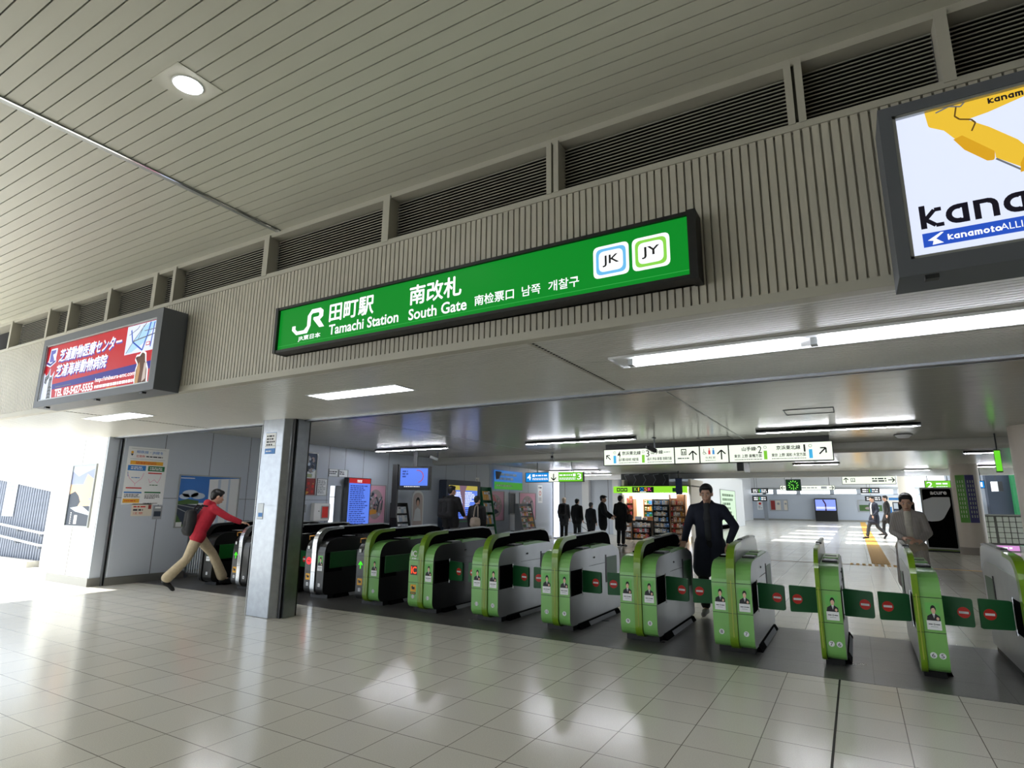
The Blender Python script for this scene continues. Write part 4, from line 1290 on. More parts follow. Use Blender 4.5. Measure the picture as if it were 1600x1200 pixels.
# hanging monitor
p0, p1 = ony(629, 762, 11.6), ony(665, 731, 11.6)
t = thing('hanging_monitor', 'dark hanging monitor showing a route ring on a blue screen', 'display', ((p0.x+p1.x)/2, 11.6, p0.z))
hx, h = (p1.x-p0.x)/2, p1.z-p0.z
t.rotation_euler = (0, 0, R(22))
MB().rbox(-hx-.06, .0, -.06, hx+.06, .16, h+.05, .015, BLACK).build('casing', t)
b = MB(front(0, -.001, 0))
b.rect(-hx, .05, hx, h, SCR, 1).ring(hx*.25, h*.58, h*.33, .02, em('ring_red', (190, 70, 90), .8), 2, 24, -80, 100).scribble(-hx*.85, h*.5, -hx*.4, h*.9, 3, SCRD, 2)
b.rect(-hx, .0, hx, .05, em('bar_dark', (50, 54, 70), .6), 1).scribble(-hx*.7, .01, hx*.8, .04, 1, LW, 2)
b.build('screen', t)
MB().box(-.05, .06, h+.05, .05, .12, 2.7-p0.z, DARK).build('ceiling_arm', t)
MB().box(-hx-.22, .02, -.75, -hx-.08, .12, h+.1, BLACK).build('side_post', t)
# standing photo cut-out, ticket screen, racks
t = thing('standing_panel', 'white arched standing panel with a portrait left of the suited person with backpack', 'panel', (-10.5, 12.86, 0))
b = MB(facex(0, -.24, 0))
b.prism(rp([(0, 0), (.5, 0), (.5, 1.72, .25), (0, 1.72, .25)], 8), -.02, 0, WHITE, 'z')
b.poly(rp([(.05, .3), (.45, .3), (.45, 1.66, .2), (.05, 1.66, .2)], 8), mat('print_rose_grey', (206, 190, 186), .5), 1)
b.disc(.25, 1.42, .085, HAIR_P, 2, ry=.12).disc(.25, 1.38, .06, SKIN_P, 3, ry=.085).poly([(.08, .9), (.14, 1.2), (.25, 1.26), (.36, 1.2), (.42, .9)], PAPER, 2)
b.build('board', t)
MB().box(-.25, -.24, 0, .05, .26, .03, DARK).build('foot', t)
t = thing('ticket_screen', 'large dark information cabinet with a bright map screen on the left wall', 'display', (-10.66, 15.1, 0))
b = MB()
b.prism(rp([(-.9, 0), (.95, 0), (.95, 2.08, .06), (-.9, 2.08, .06)]), -.14, .14, DGR, 'x', M=Matrix.Identity(4))
b.build('cabinet', t)
b = MB(facex(.141, -.78, .92))
b.rect(0, 0, 1.55, 1.0, SCR, 1).rect(0, .86, 1.55, 1.0, em('map_yellow', (196, 180, 80), .8), 2).poly([(.55, 1.0), (.95, 1.0), (.85, .8), (.86, .3), (.95, .0), (.8, 0), (.72, .5), (.6, .8)], em('map_brown', (140, 110, 130), .7), 3)
b.scribble(.05, .35, 1.5, .82, 9, LW, 2).scribble(.05, .05, 1.5, .3, 4, SCRD, 2)
b.build('screen', t)
MB(facex(.141, -.86, .82)).rect(0, 0, 1.7, .035, TEAL, 1).build('green_strip', t)
def brochure_rack(label, x, y, w, tiers, z0, dz, side, cols, n):
    t = thing('brochure_rack', label, 'rack', (x, y, 0))
    for s in (0, w):
        MB().prism([(-.12, 0), (.32, 0), (.32, .12), (.02, z0+dz*tiers+.05), (-.12, z0+dz*tiers+.05)], s-.015, s+.015, side, 'y').build('side_panel', t)
    MB().box(-.12, 0, 0, -.1, w, z0+dz*tiers+.05, side).build('back_panel', t)
    for k in range(tiers):
        z = z0+k*dz
        xx = .30-(z-.1)*.30/(z0+dz*tiers)
        MB().box(-.1, .015, z-.02, xx, w-.015, z, side).build('shelf', t)
        for j in range(n):
            yy = .03+j*(w-.06)/n
            o = MB().box(-.012, 0, 0, .012, (w-.06)/n-.012, dz*.78, random.choice(cols)).box(.012, .01, dz*.5, .0128, (w-.06)/n-.022, dz*.7, random.choice(cols)).build('brochure', None, (x+xx-.03, y+yy, z+.001))
            o.rotation_euler = (0, R(-12), 0)
            tag(o, label_b[label], 'brochure', label_g[label])
    return t
label_b, label_g = {}, {}
CREAM = mat('print_cream', (220, 212, 198), .6)
for lb, lbb, g in (('dark rack of white leaflets left of the white arched panel', 'pale leaflet standing in the dark rack left of the arched portrait panel', 'leaflets in the dark rack'),
                   ('green and white leaflet rack between the map screen and the ribbon poster', 'pale leaflet standing in the green leaflet rack beside the map screen', 'leaflets in the green rack'),
                   ('sloping grey rack of colourful brochures between the two pink posters', 'colourful brochure standing in the sloping rack between the two pink posters', 'brochures in the sloping rack')):
    label_b[lb], label_g[lb] = lbb, g
ks = list(label_b)
brochure_rack(ks[0], -10.55, 11.95, .5, 4, .45, .22, BLACK, [PAPER, SKYL, PAPER, GREYP], 4)
brochure_rack(ks[1], -10.55, 16.12, .6, 4, .35, .38, TEAL, [PAPER, SKYL, YEL, GREYP, PAPER], 4)
brochure_rack(ks[2], -10.3, 18.15, .95, 6, .2, .19, GREYP, [PAPER, WARM, ROSE, SKYL, GRASS, PINK, CREAM], 6)
t, b = poster('banner', 'blue and green hanging banner above the left pink poster', facex(WX+.05, 17.35, 1.88), 2.0, .66, 0, base=em('banner_blue', (44, 118, 200), .8), cat='banner')
b.rect(0, 0, 2.0, .26, em('banner_lit_green', (64, 150, 46), .8), 3).scribble(.1, .08, 1.2, .18, 1, PAPER, 4, ragged=0).scribble(.1, .3, 1.9, .6, 2, SKYL, 4).poly([(.05, .62), (.5, .62), (.3, .36), (.1, .34)], INK, 5)
b.build('printed_sheet', t)
t, b = poster('stair_notice', 'narrow white vertical notice with a red circle beside the lit column', facex(WX, 20.7, 1.42), .40, .70, 0)
b.ring(.2, .38, .09, .03, RED, 3).scribble(.08, .55, .32, .65, 1, INK, 3, ragged=0).scribble(.08, .08, .32, .22, 3, GREYP, 3, ragged=0)
b.build('printed_sheet', t)
t, b = poster('wall_mirror', 'narrow framed niche panel above the sloping brochure rack', facex(WX, 18.45, 1.0), .45, .78, .04, frm=GREYP, base=DGR)
b.build('panel_face', t)
t, b = poster('small_notice', 'tiny white notice above the green leaflet rack', facex(WX, 16.25, 1.95), .22, .28, 0)
b.scribble(.03, .05, .19, .23, 3, GREYP, 3)
b.build('printed_sheet', t)
t = thing('light_column', 'tall glowing white light column at the end of the left wall', 'lamp', (-10.72, 22.2, 0))
MB().box(-.1, -.17, .0, .02, .17, .06, ALU).box(-.1, -.17, 2.42, .02, .17, 2.72, ALU).build('frame', t)
MB().box(-.09, -.16, .06, .02, .16, 2.42, em('column_glow', (226, 236, 255), 2.2)).build('diffuser', t)
t = thing('stair_handrail', 'steel stair handrail at the foot of the glowing light column', 'handrail', (-10.75, 23.0, 0))
for k, z in enumerate((.92, .68)):
    MB().tube([(-.4, .2, z), (.35, .2, z), (.9, .2, z-.35), (1.1, .2, z-.5)], .02, STEEL, 8).build('rail', t)
for x, z in ((-.3, .92), (.4, .9), (1.08, .45)):
    MB().tube([(x, .2, 0), (x, .2, z)], .02, STEEL, 8).build('post', t)

# ------------------------------------------------------------------ security cameras, speaker, detector
def cctv(px, py, z, label, rz, drop=.16, s=1.0):
    p = onz(px, py, z)
    t = thing('security_camera', label, 'camera', tuple(p), rz, 'ceiling security cameras')
    MB().lathe([(.04, 0), (.04, -.015), (.012, -.02)], GREYP).tube([(0, 0, -.01), (.01, 0, -drop), (.03, -.04, -drop-.03)], .012, GREYP, 8).build('bracket', t)
    MB(Matrix.Translation((.03, -.04, -drop-.03)) @ Matrix.Rotation(R(-20), 4, 'X')).rbox(-.035, -.17, -.04, .035, .05, .04, .012, ALU if s == 1 else DARK).build('camera_body', t)
    MB(Matrix.Translation((.03, -.04, -drop-.03)) @ Matrix.Rotation(R(70), 4, 'X')).lathe([(.028, .16), (.03, .19), (.0, .19)], BLACK, n=14).build('lens', t)
cctv(684, 706, 2.7, 'silver security camera on the ceiling right of the hanging monitor', R(-50))
cctv(863, 707, 2.7, 'silver security camera on the ceiling above the blue and green platform sign', R(15))
cctv(793, 731, 2.7, 'silver security camera on the far ceiling above the blue and green banner', R(40))
cctv(1022, 684, 2.7, 'dark security camera hanging before the long white direction sign', R(-35), .22, 2)
p = ony(1160, 725, 12.42)
t = thing('wall_speaker', 'black and white speaker box under the long direction sign', 'speaker', (p.x, 12.36, 2.235))
MB().rbox(-.10, .0, -.16, .02, .14, 0, .01, BLACK).build('speaker_box', t)
MB().rbox(.03, .0, -.19, .13, .1, -.0, .01, WHITE).build('horn', t)
p = onz(1411, 671, 2.7)
p = onz(1411, 679, 2.7)
t = thing('smoke_detector', 'round ceiling detector right of the inner tube lights', 'detector', tuple(p))
MB().lathe([(.13, 0), (.13, -.02), (.09, -.06), (.02, -.065)], WHITE).build('housing', t)
MB().lathe([(.15, .0), (.15, -.012)], DARK).build('base_ring', t)

# ------------------------------------------------------------------ outside at the left: ramp parapet and handrails
CORR = mat('corrugated_metal', (128, 136, 152), .45, .2)
b = MB()
pts, x = [], -19.0
while x < -14.9:
    pts += [(x, 0), (x+.05, 0), (x+.06, .02), (x+.11, .02)]
    x += .12
def topz(x):
    return 1.6+(-14.89-x)*.105
vs = [(px_, 6.0+q, -.0) for px_, q in pts]+[(px_, 6.0+q, topz(px_)-.05) for px_, q in pts]
n = len(pts)
b.add(vs, [(i, i+1, n+i+1, n+i) for i in range(n-1)], CORR)
b.add([(-19, 5.97, topz(-19)-.06), (-14.89, 5.97, 1.55), (-14.89, 5.97, 1.62), (-19, 5.97, topz(-19)), (-19, 6.12, topz(-19)-.06), (-14.89, 6.12, 1.55), (-14.89, 6.12, 1.62), (-19, 6.12, topz(-19))], [(0, 1, 2, 3), (5, 4, 7, 6), (3, 2, 6, 7), (0, 4, 5, 1)], OUTW)
b.box(-14.9, 5.95, 0, -14.5, 6.15, 1.64, OUTW)
b.box(-14.5, 6.1, 0, -12.3, 6.3, 2.45, OUTW)
struct(b.build('wall_ramp_parapet'))
struct(MB().box(-19, 5.75, 0, -14.95, 5.97, .12, CONC).build('trim_ramp_kerb'))
t = thing('ramp_handrail', 'double steel handrail on the bright ramp wall at the far left', 'handrail', (-16.5, 5.9, 0))
for z in (.69, .44):
    MB().tube([(-2.4, 0, z+.26), (1.62, 0, z), (1.66, .06, z)], .028, CHROME, 8).build('rail', t)
for x in (-1.2, .4, 1.5):
    for z in (.69, .44):
        zz = z+(1.62-x)*.065
        MB().tube([(x, 0, zz-.02), (x, .02, zz-.07), (x, .1, zz-.07)], .012, STEEL, 6).build('bracket', t)
t, b = poster('outdoor_notice', 'tall pale notice on the bright corrugated ramp wall', front(-17.25, 5.985, 1.0), .6, 1.0, 0, base=SKYL)
b.scribble(.05, .1, .55, .9, 9, mat('print_pale_teal', (150, 190, 190), .6), 3)
b.build('printed_sheet', t)

# ------------------------------------------------------------------ kiosk
KG = em('kiosk_green', (150, 226, 56), 1.0)
KX0, KX1, KY = -8.75, -5.55, 23.6
t = thing('kiosk', 'small station shop with green lit header reading KIOSK', 'shop', ((KX0+KX1)/2, KY, 0))
hw = (KX1-KX0)/2
MB().box(-hw+.35, 2.2, 0, hw, 2.3, 2.4, WHITE).box(-hw+.35, 0, 0, -hw+.45, 2.2, 2.4, CREAM).box(hw-.1, 0, 0, hw, 2.2, 2.4, CREAM).build('shell', t)
MB().box(-hw+.3, .0, 2.12, hw, 2.3, 2.16, DARK).build('roof', t)
MB().box(-hw, -.05, 1.86, hw-.15, .1, 2.13, KG).build('header', t)
b = MB(front(0, -.051, 1.86))
b.rect(-.78, .02, .12, .25, BLACK, 1)
for k, (c, m) in enumerate(zip('KIOSK', (LI, LYEL, LB4, LORANGE, em('kiosk_pink', (236, 70, 150), 1)))):
    x = -.70+k*.165 + (0 if k < 2 else -.07)
    b.text(c, x, .08, x+(.05 if c == 'I' else .14), .225, m, 2, .02)
b.rect(-.46, .035, -.2, .06, LW, 2)
for k in range(3):
    b.rect(-1.45+k*.16, .06, -1.31+k*.16, .21, BLACK, 1).disc(-1.38+k*.16, .135, .04, KG, 2, 10)
b.rect(.88, .05, 1.05, .2, TEAL, 1)
b.build('lettering', t)
MB().box(-.8, .05, 1.62, .1, .14, 1.84, em('kiosk_lamp', (255, 252, 246), 2.2)).build('light_box', t)
MB().box(.42, .05, 1.66, .98, .14, 1.84, em('kiosk_lamp', (255, 252, 246), 2.2)).build('light_box', t)
MB().box(hw-.16, -.06, .2, hw-.08, .04, 1.8, em('kiosk_lamp_side', (240, 246, 255), 1.8)).build('light_strip', t)
MB().box(-1.18, -.06, .86, -.86+.0, .0, .9, em('kiosk_lamp', (255, 252, 246), 2.2)).build('light_strip', t)
MB().box(-hw+.4, -.045, 1.845, hw-.2, .05, 1.862, em('kiosk_fill_strip', (255, 246, 236), 12)).build('light_strip', t)  # glowing strip added under the header to brighten the goods
MB().box(-hw+.3, .1, 2.08, hw-.2, 2.1, 2.11, em('kiosk_ceiling', (255, 240, 220), 9.0)).build('ceiling_panel', t)
shelfm = mat('shelf_wood', (150, 110, 80), .5)
kx = (KX0+KX1)/2
gcols = [PAPER, SKYL, CREAM, WARM, ROSE, PINKD, BLUE, GREYP, YEL, TEAL, SUNSET, RED, BLOS]
def shelving(name, label, x0, x1, y, levels, top, deep, m, itemlab, cat, group, iw, ih, cols):
    t = thing(name, label, cat, ((x0+x1)/2, y, 0))
    h = (x1-x0)/2
    for s in (-1, 1):
        MB().box(s*h-.015, 0, 0, s*h+.015, deep, top, m).build('side_panel', t)
    MB().box(-h, deep-.02, 0, h, deep, top, m).build('back_panel', t)
    proto = None
    for k, z in enumerate(levels):
        MB().box(-h, 0, z-.02, h, deep-.02, z, m).build('shelf', t)
        gap = (levels[k+1] if k+1 < len(levels) else top)-z-.05
        x = -h+.03
        while x < h-.03-iw*.6:
            wd = iw*random.uniform(.7, 1.1)
            hh = min(gap, ih*random.uniform(.75, 1.1))
            if x+wd > h-.02:
                break
            cm, c2 = random.choice(cols), random.choice(cols)
            o = MB().box(0, 0, 0, wd-.012, .05, hh, cm).rect(.012, hh*.55, wd-.026, hh*.85, c2, 1, M=front(0, 0, 0)).rect(.02, hh*.1, wd*.6, hh*.3, random.choice(cols), 1, M=front(0, 0, 0)).build(itemlab[0], None, ((x0+x1)/2+x, y+.03+random.uniform(0, .05), z+.001))
            tag(o, itemlab[1], itemlab[2], group)
            x += wd
    return t
shelving('display_rack', 'left wooden snack rack of the kiosk', kx-1.22, kx-.86, KY+.24, [.95, 1.2, 1.45], 1.75, .4, shelfm, ('snack_pack', 'small snack pack on the left wooden kiosk rack', 'snack'), 'rack', 'snacks on the left kiosk rack', .07, .2, [WARM, ROSE, CREAM, PINKD, SUNSET, RED, PAPER])
shelving('magazine_rack', 'low magazine rack at the left end of the kiosk', kx-1.22, kx-.84, KY-.1, [.08, .32, .56], .82, .3, shelfm, ('newspaper', 'folded newspaper standing on the low left kiosk rack', 'newspaper'), 'rack', 'newspapers on the low kiosk rack', .11, .22, [PAPER, SKYL, GREYP, PAPER])
shelving('counter_rack', 'black counter rack of magazines in the middle of the kiosk', kx-.80, kx-.02, KY-.15, [.06, .30, .5], .76, .35, BLACK, ('magazine', 'bright magazine on the black middle kiosk rack', 'magazine'), 'rack', 'magazines on the black kiosk rack', .1, .19, [CREAM, PAPER, WARM, SKYL, ROSE, PINKD, GREYP])
shelving('goods_rack', 'tall rack of small goods behind the kiosk counter', kx-.72, kx+.0, KY+1.2, [.9, 1.15, 1.4], 1.62, .3, shelfm, ('goods_box', 'small goods box behind the kiosk counter', 'box'), 'rack', 'goods behind the kiosk counter', .12, .2, [TEAL, SKYL, WARM, CREAM, GRASS, BLUE])
shelving('tall_rack', 'tall crowded rack on the right side of the kiosk', kx+.05, kx+.72, KY-.05, [.08, .3, .52, .74, .96, 1.18, 1.4], 1.62, .3, DARK, ('goods_pack', 'small packet on the tall right kiosk rack', 'packet'), 'rack', 'packets on the tall kiosk rack', .085, .17, [PAPER, SKYL, BLUE, GREYP, CREAM, WARM, PAPER])
shelving('tall_rack', 'outermost tall rack at the right end of the kiosk', kx+.76, kx+1.36, KY-.12, [.08, .3, .52, .74, .96, 1.18, 1.4], 1.8, .3, shelfm, ('goods_pack', 'small packet on the outermost right kiosk rack', 'packet'), 'rack', 'packets on the outer kiosk rack', .085, .17, [WARM, PAPER, SUNSET, ROSE, CREAM, GREYP, RED])
t = thing('cash_register', 'pale cash register screen on the kiosk counter', 'register', (kx-.6, KY-.02, .762))
MB().rbox(-.1, 0, 0, .3, .2, .03, .006, DARK).build('base', t)
MB().rbox(-.13, .06, .03, .15, .1, .16, .008, SKYL).build('screen', t)
MB().rbox(.18, .05, .03, .34, .2, .12, .008, GREYP).build('printer', t)
t = thing('shop_blind', 'dark blue banner hanging at the right end of the kiosk header', 'banner', (kx+1.18, KY-.2, 1.80))
MB().box(-.13, 0, 0, .13, .02, .62, mat('navy_cloth', (44, 60, 104), .7)).build('cloth', t)
MB().box(-.15, -.01, .62, .15, .03, .65, DARK).box(-.02, .0, .62, .02, .06, .92, DARK).build('bracket', t)
t = thing('pipe_rack', 'dark grille with pipes above the kiosk header', 'grille', (kx-.45, KY+.4, 2.16))
b = MB()
b.box(-1.0, .1, 0, 1.05, .14, .52, DARK)
b.build('backing', t)
for k in range(5):
    x = -.85+k*.42
    MB().tube([(x, .02, .05), (x+.12, .02, .25), (x+.02, .03, .45), (x+.25, .02, .48)], .02, GREYP, 6).build('pipe', t)

# ------------------------------------------------------------------ hall furniture
t, b = poster('glass_display', 'pale green lit display case on the left side of the far hall', facex(-6.9, 36.5, .25), 5.0, 2.1, .05, cat='display', base=em('pale_green_lit', (206, 232, 200), 1.0))
b.scribble(.6, .3, 4.4, 1.9, 6, GRASS, 3)
b.build('lit_panel', t)
MB().box(-.12, 0, -.25, -.02, 5.0, 0, DARK).build('base', t)
b = MB().box(-7.1, 28, 0, -6.92, 45, 3.2, PATCHW)
struct(b.build('wall_shop_side'))
t = thing('far_display', 'large black screen stand by the far wall of the hall', 'display', (-2.45, 63.4, 0))
MB().box(-.93, 0, 0, .93, .4, 2.12, BLACK).build('stand', t)
b = MB(front(0, -.001, 1.0))
b.rect(-.85, 0, .85, 1.02, em('screen_pale', (140, 160, 245), 1.1), 1).line([(-.2, 1.0), (0, .6), (0, .0)], .12, em('map_dark', (80, 40, 90), .6), 2).rect(-.8, .15, .8, .35, em('map_white', (220, 225, 255), 1.1), 2)
b.build('screen', t)
for x0, x1, lb, kind in ((-7.4, -5.75, 'left poster board on the far wall with three posters', 0), (.2, 2.2, 'long framed picture on the far wall right of the screen', 1)):
    t, b = poster('poster_board', lb, front(x0, 63.98, .9), x1-x0, 1.1, .05, base=mat('board_grey', (176, 182, 192), .5), cat='poster board')
    if kind == 0:
        b.rect(.1, .1, .5, 1.0, ROSE, 3).rect(.55, .1, 1.0, 1.0, CREAM, 3).disc(.8, .7, .12, GREYP, 4).rect(1.3, .1, 1.6, 1.0, CREAM, 3).disc(1.45, .7, .1, GREYP, 4)
    else:
        b.rect(.1, .1, 1.9, .65, GRASS, 3).disc(.8, .35, .25, BLOS, 4, ry=.12).disc(1.4, .4, .3, SKYL, 4, ry=.12)
    b.build('printed_sheet', t)
t, b = poster('small_notice', 'white notice beside the door at the left of the far wall', front(-8.55, 63.98, 1.0), .5, 1.2, 0)
b.disc(.25, .6, .12, RED, 3).scribble(.08, .1, .42, .4, 2, GREYP, 3)
b.build('printed_sheet', t)
struct(MB().box(-7.95, 63.94, 0, -7.6+.0, 63.99, 2.0, mat('door_grey', (158, 164, 174), .4)).box(-7.62, 63.93, .95, -7.64, 63.94, 1.05, STEEL).build('door_1'))
MC = mat('column_paint', (206, 196, 184), .45)
def column(x, y, r, z1, label, m):
    t = thing('round_column', label, 'column', (x, y, 0))
    MB().lathe([(r, .22), (r, z1)], m, n=36).build('shaft', t)
    MB().lathe([(r+.006, 0), (r+.006, .22)], mat('column_base_tile', (150, 142, 134), .5), n=36).build('base', t)
    return t
c1 = column(3.02, 22.9, .36, 2.72, 'pale round column carrying green and violet banners', MC)
b = MB()
def wrap(b, cx, cy, r, a0, a1, z0, z1, m, n=10):
    vs, fs = [], []
    for k in range(n+1):
        a = R(a0+(a1-a0)*k/n)
        for z in (z0, z1):
            vs.append((cx+r*math.cos(a), cy+r*math.sin(a), z))
    for k in range(n):
        fs.append((2*k, 2*k+2, 2*k+3, 2*k+1))
    b.add(vs, fs, m, True)
for lb, a0, a1, m, m2 in (('green curved banner on the pale round column', 222, 262, mat('banner_green', (84, 150, 48), .35), GRASS), ('violet curved banner on the pale round column', 262.5, 300, mat('banner_violet', (72, 68, 120), .4), SKYL)):
    b = MB()
    wrap(b, 3.02, 22.9, .363, a0, a1, .95, 2.38, m)
    for q in range(3):
        aa = a0+8+q*10
        for k in range(9):
            wrap(b, 3.02, 22.9, .3645, aa, aa+3.5, 1.1+k*.13, 1.18+k*.13, mat('banner_letter', (200, 210, 180), .5), 2)
    tag(b.build('banner'), lb, 'banner', 'banners on the pale column')
column(2.35, 36.5, .36, 4.2, 'white round column far back in the bright hall', mat('column_white', (236, 232, 224), .45))
# near column at the right edge
p = ony(1597, 700, 10)
c2 = column(2.62, 12.2, .36, 2.7, 'thick pale round column cut off by the right edge', MC)
b = MB()
wrap(b, 2.62, 12.2, .364, 228, 262, 1.35, 1.72, YEL)
for k in range(6):
    wrap(b, 2.62, 12.2, .366, 231, 259, 1.39+k*.05, 1.415+k*.05, INK, 4)
tag(b.build('notice'), 'yellow notice sheet wrapped on the column at the right edge', 'notice')
b = MB()
wrap(b, 2.62, 12.2, .364, 236, 262, 1.9, 2.45, mat('clear_film', (190, 190, 186), .15))
tag(b.build('notice'), 'glossy film sheet high on the column at the right edge', 'notice')
p = ony(1561, 738, 13.2)
t = thing('lit_sign', 'narrow green lit vertical sign left of the right edge column', 'sign', (p.x, 13.2, p.z))
MB().box(-.03, 0, 0, .06, .05, .4, DARK).build('housing', t)
MB().box(-.028, -.01, .02, .055, .0, .38, em('strip_green', (110, 220, 50), 1.)).build('lit_face', t)
MB().tube([(.02, .02, .4), (.02, .02, 2.7-p.z)], .012, DARK, 6).build('hanger', t)
t = thing('info_panel', 'violet grey panel with black screen below the yellow notice', 'panel', (2.72, 11.62, .02))
MB().rbox(-.3, -.04, 0, .35, .06, 1.25, .02, mat('panel_violet', (150, 152, 176), .4)).build('panel_body', t)
MB().box(-.14, -.05, .5, .33, -.035, 1.15, BLACK).build('screen', t)
# vending machine
t = thing('vending_machine', 'black vending machine with a white leaf shape and lime green side', 'vending machine', (2.28, 23.4, 0), R(-16))
LIME = mat('vending_lime', (120, 150, 30), .4)
MB().box(-.42, .02, .04, .46, .75, 2.02, LIME).build('cabinet', t)
MB().rbox(-.42, -.03, .08, .46, .03, 2.03, .02, mat('vending_frame', (150, 152, 150), .4)).build('front_frame', t)
b = MB(front(0, -.031, 0))
b.poly(rp([(-.36, .14, .03), (.41, .14, .03), (.41, 1.98, .05), (-.36, 1.98, .05)], 4), GBLK, 1)
b.poly(rp([(-.36, 1.62, .05), (-.1, 1.72), (.36, 1.72, .03), (.36, 1.45, .2), (.1, .98, .3), (-.2, .95), (-.36, .98)], 6), mat('leaf_grey', (196, 200, 204), .4), 2)
b.text('acure', -.14, 1.80, .30, 1.90, PAPER, 2, .025)
b.build('door', t)
MB().box(-.42, 0, 0, .46, .74, .05, BLACK).build('base', t)
t = thing('vending_machine', 'white and blue vending machine at the far right of the bright hall', 'vending machine', (1.86, 37.5, 0), R(-20))
MB().rbox(-.4, 0, .05, .4, .7, 1.95, .02, WHITE).build('cabinet', t)
b = MB(front(0, -.001, 0))
b.rect(-.3, 1.75, .3, 1.88, BLUE, 1).rect(-.15, .9, .25, 1.65, DGR, 1).rect(-.1, 1.3, .2, 1.6, SKYL, 2).rect(-.1, 1.0, .2, 1.2, BLUE, 2).rect(-.36, .5, -.2, 1.4, BLUE, 1).scribble(-.3, .55, .3, .85, 2, DGR, 1)
b.build('front_panel', t)
MB().box(-.38, .02, 0, .38, .68, .05, DARK).build('base', t)
# glass block wall, room behind it
GB = mat('glass_block', (206, 212, 208), .2)
b = MB()
b.box(3.55, 25.0, .22, 4.75, 25.12, 1.14, mat('block_grout', (104, 104, 104), .6))
struct(b.build('wall_glass_block'))
x = 3.62
b = MB()
for i in range(7):
    xx = 3.60+i*.165+(.05 if i > 1 else 0)
    for k in range(5):
        b.rbox(xx, 24.965, .27+k*.172, xx+.145, 25.0, .425+k*.172, .012, GB)
struct(b.build('trim_glass_blocks'))
struct(MB().box(3.5, 24.93, 1.14, 4.8, 25.15, 1.19, ALU).box(3.5, 24.96, 0, 4.8, 25.16, .2, PATCHW).build('trim_block_coping'))
t, b = poster('lit_advert', 'pink lit advert at the foot of the glass block wall', front(3.72, 24.955, .02), .75, .2, .02, base=em('advert_pink', (216, 150, 214), 1.))
b.scribble(.3, .06, .65, .15, 1, LW, 3)
b.build('lit_panel', t)
struct(MB().box(3.2, 29.0, 0, 4.4, 29.2, 2.8, PANEL).box(4.4, 28.5, 0, 5.1, 29.2, 2.8, DGR).box(5.1, 28.2, 0, 5.6, 29.2, 2.8, TEAL).build('wall_back_room'))
t = thing('ceiling_ad', 'small pale box sign hanging in the back room right of the blue number 1', 'sign', (4.62, 27.9, 2.0))
MB().box(-.14, 0, 0, .02, .3, .36, PAPER).box(.02, 0, 0, .16, .3, .36, DARK).build('box', t)
MB().tube([(0, .15, .36), (0, .15, .92)], .012, DARK, 6).build('hanger', t)
# tactile paving and floor line
TACT = mat('tactile_yellow', (226, 170, 60), .6)
b = MB()
b.box(.22, 17.6, 0, .62, 63, .006, TACT)
for k in range(5):
    b.box(.25+k*.075, 17.6, .006, .28+k*.075, 40, .010, TACT)
struct(b.build('trim_tactile_paving'))
struct(MB().box(-11, 17.02, 0, .2, 17.1, .003, mat('floor_line_brown', (150, 110, 84), .5)).box(.9, 17.02, 0, 7, 17.1, .003, TACT).build('trim_floor_line'))
b = MB()
for k in range(9):
    b.box(-.25+k*.13, 16.95, 0, -.18+k*.13, 17.45, .005, TACT)
struct(b.build('trim_tactile_stop'))

# ------------------------------------------------------------------ people
def capsule_geo(p0, p1, r0, r1, n=12):
    p0, p1 = Vector(p0), Vector(p1)
    d = p1-p0
    L = max(d.length, 1e-5)
    z = d/L if d.length > 1e-5 else Vector((0, 0, 1))
    a = z.orthogonal().normalized()
    c = z.cross(a)
    vs, fs = [], []
    rings = [(-r0*math.cos(t), r0*math.sin(t)) for t in (R(8), R(35), R(62), R(90))]+[(L+r1*math.sin(t), r1*math.cos(t)) for t in (0, R(28), R(55), R(82))]
    for h, r in rings:
        for k in range(n):
            th = 2*math.pi*k/n
            vs.append(tuple(p0+z*h+(a*math.cos(th)+c*math.sin(th))*r))
    for i in range(len(rings)-1):
        for k in range(n):
            fs.append((i*n+k, i*n+(k+1) % n, (i+1)*n+(k+1) % n, (i+1)*n+k))
    fs.append(tuple(range(n-1, -1, -1)))
    fs.append(tuple(range(len(vs)-n, len(vs))))
    return vs, fs
def ell_geo(c, r, rot=None, n=20):
    vs, fs = [], []
    h = n//2
    Rm = rot or Matrix.Identity(3)
    vs.append(tuple(Vector(c)+Rm @ Vector((0, 0, r[2]))))
    for i in range(1, h):
        t = math.pi*i/h
        for k in range(n):
            a = 2*math.pi*k/n
            vs.append(tuple(Vector(c)+Rm @ Vector((r[0]*math.sin(t)*math.cos(a), r[1]*math.sin(t)*math.sin(a), r[2]*math.cos(t)))))
    vs.append(tuple(Vector(c)+Rm @ Vector((0, 0, -r[2]))))
    for k in range(n):
        fs.append((0, 1+k, 1+(k+1) % n))
        fs.append((len(vs)-1, 1+(h-2)*n+(k+1) % n, 1+(h-2)*n+k))
    for i in range(h-2):
        for k in range(n):
            fs.append((1+i*n+k, 1+(i+1)*n+k, 1+(i+1)*n+(k+1) % n, 1+i*n+(k+1) % n))
    return vs, fs
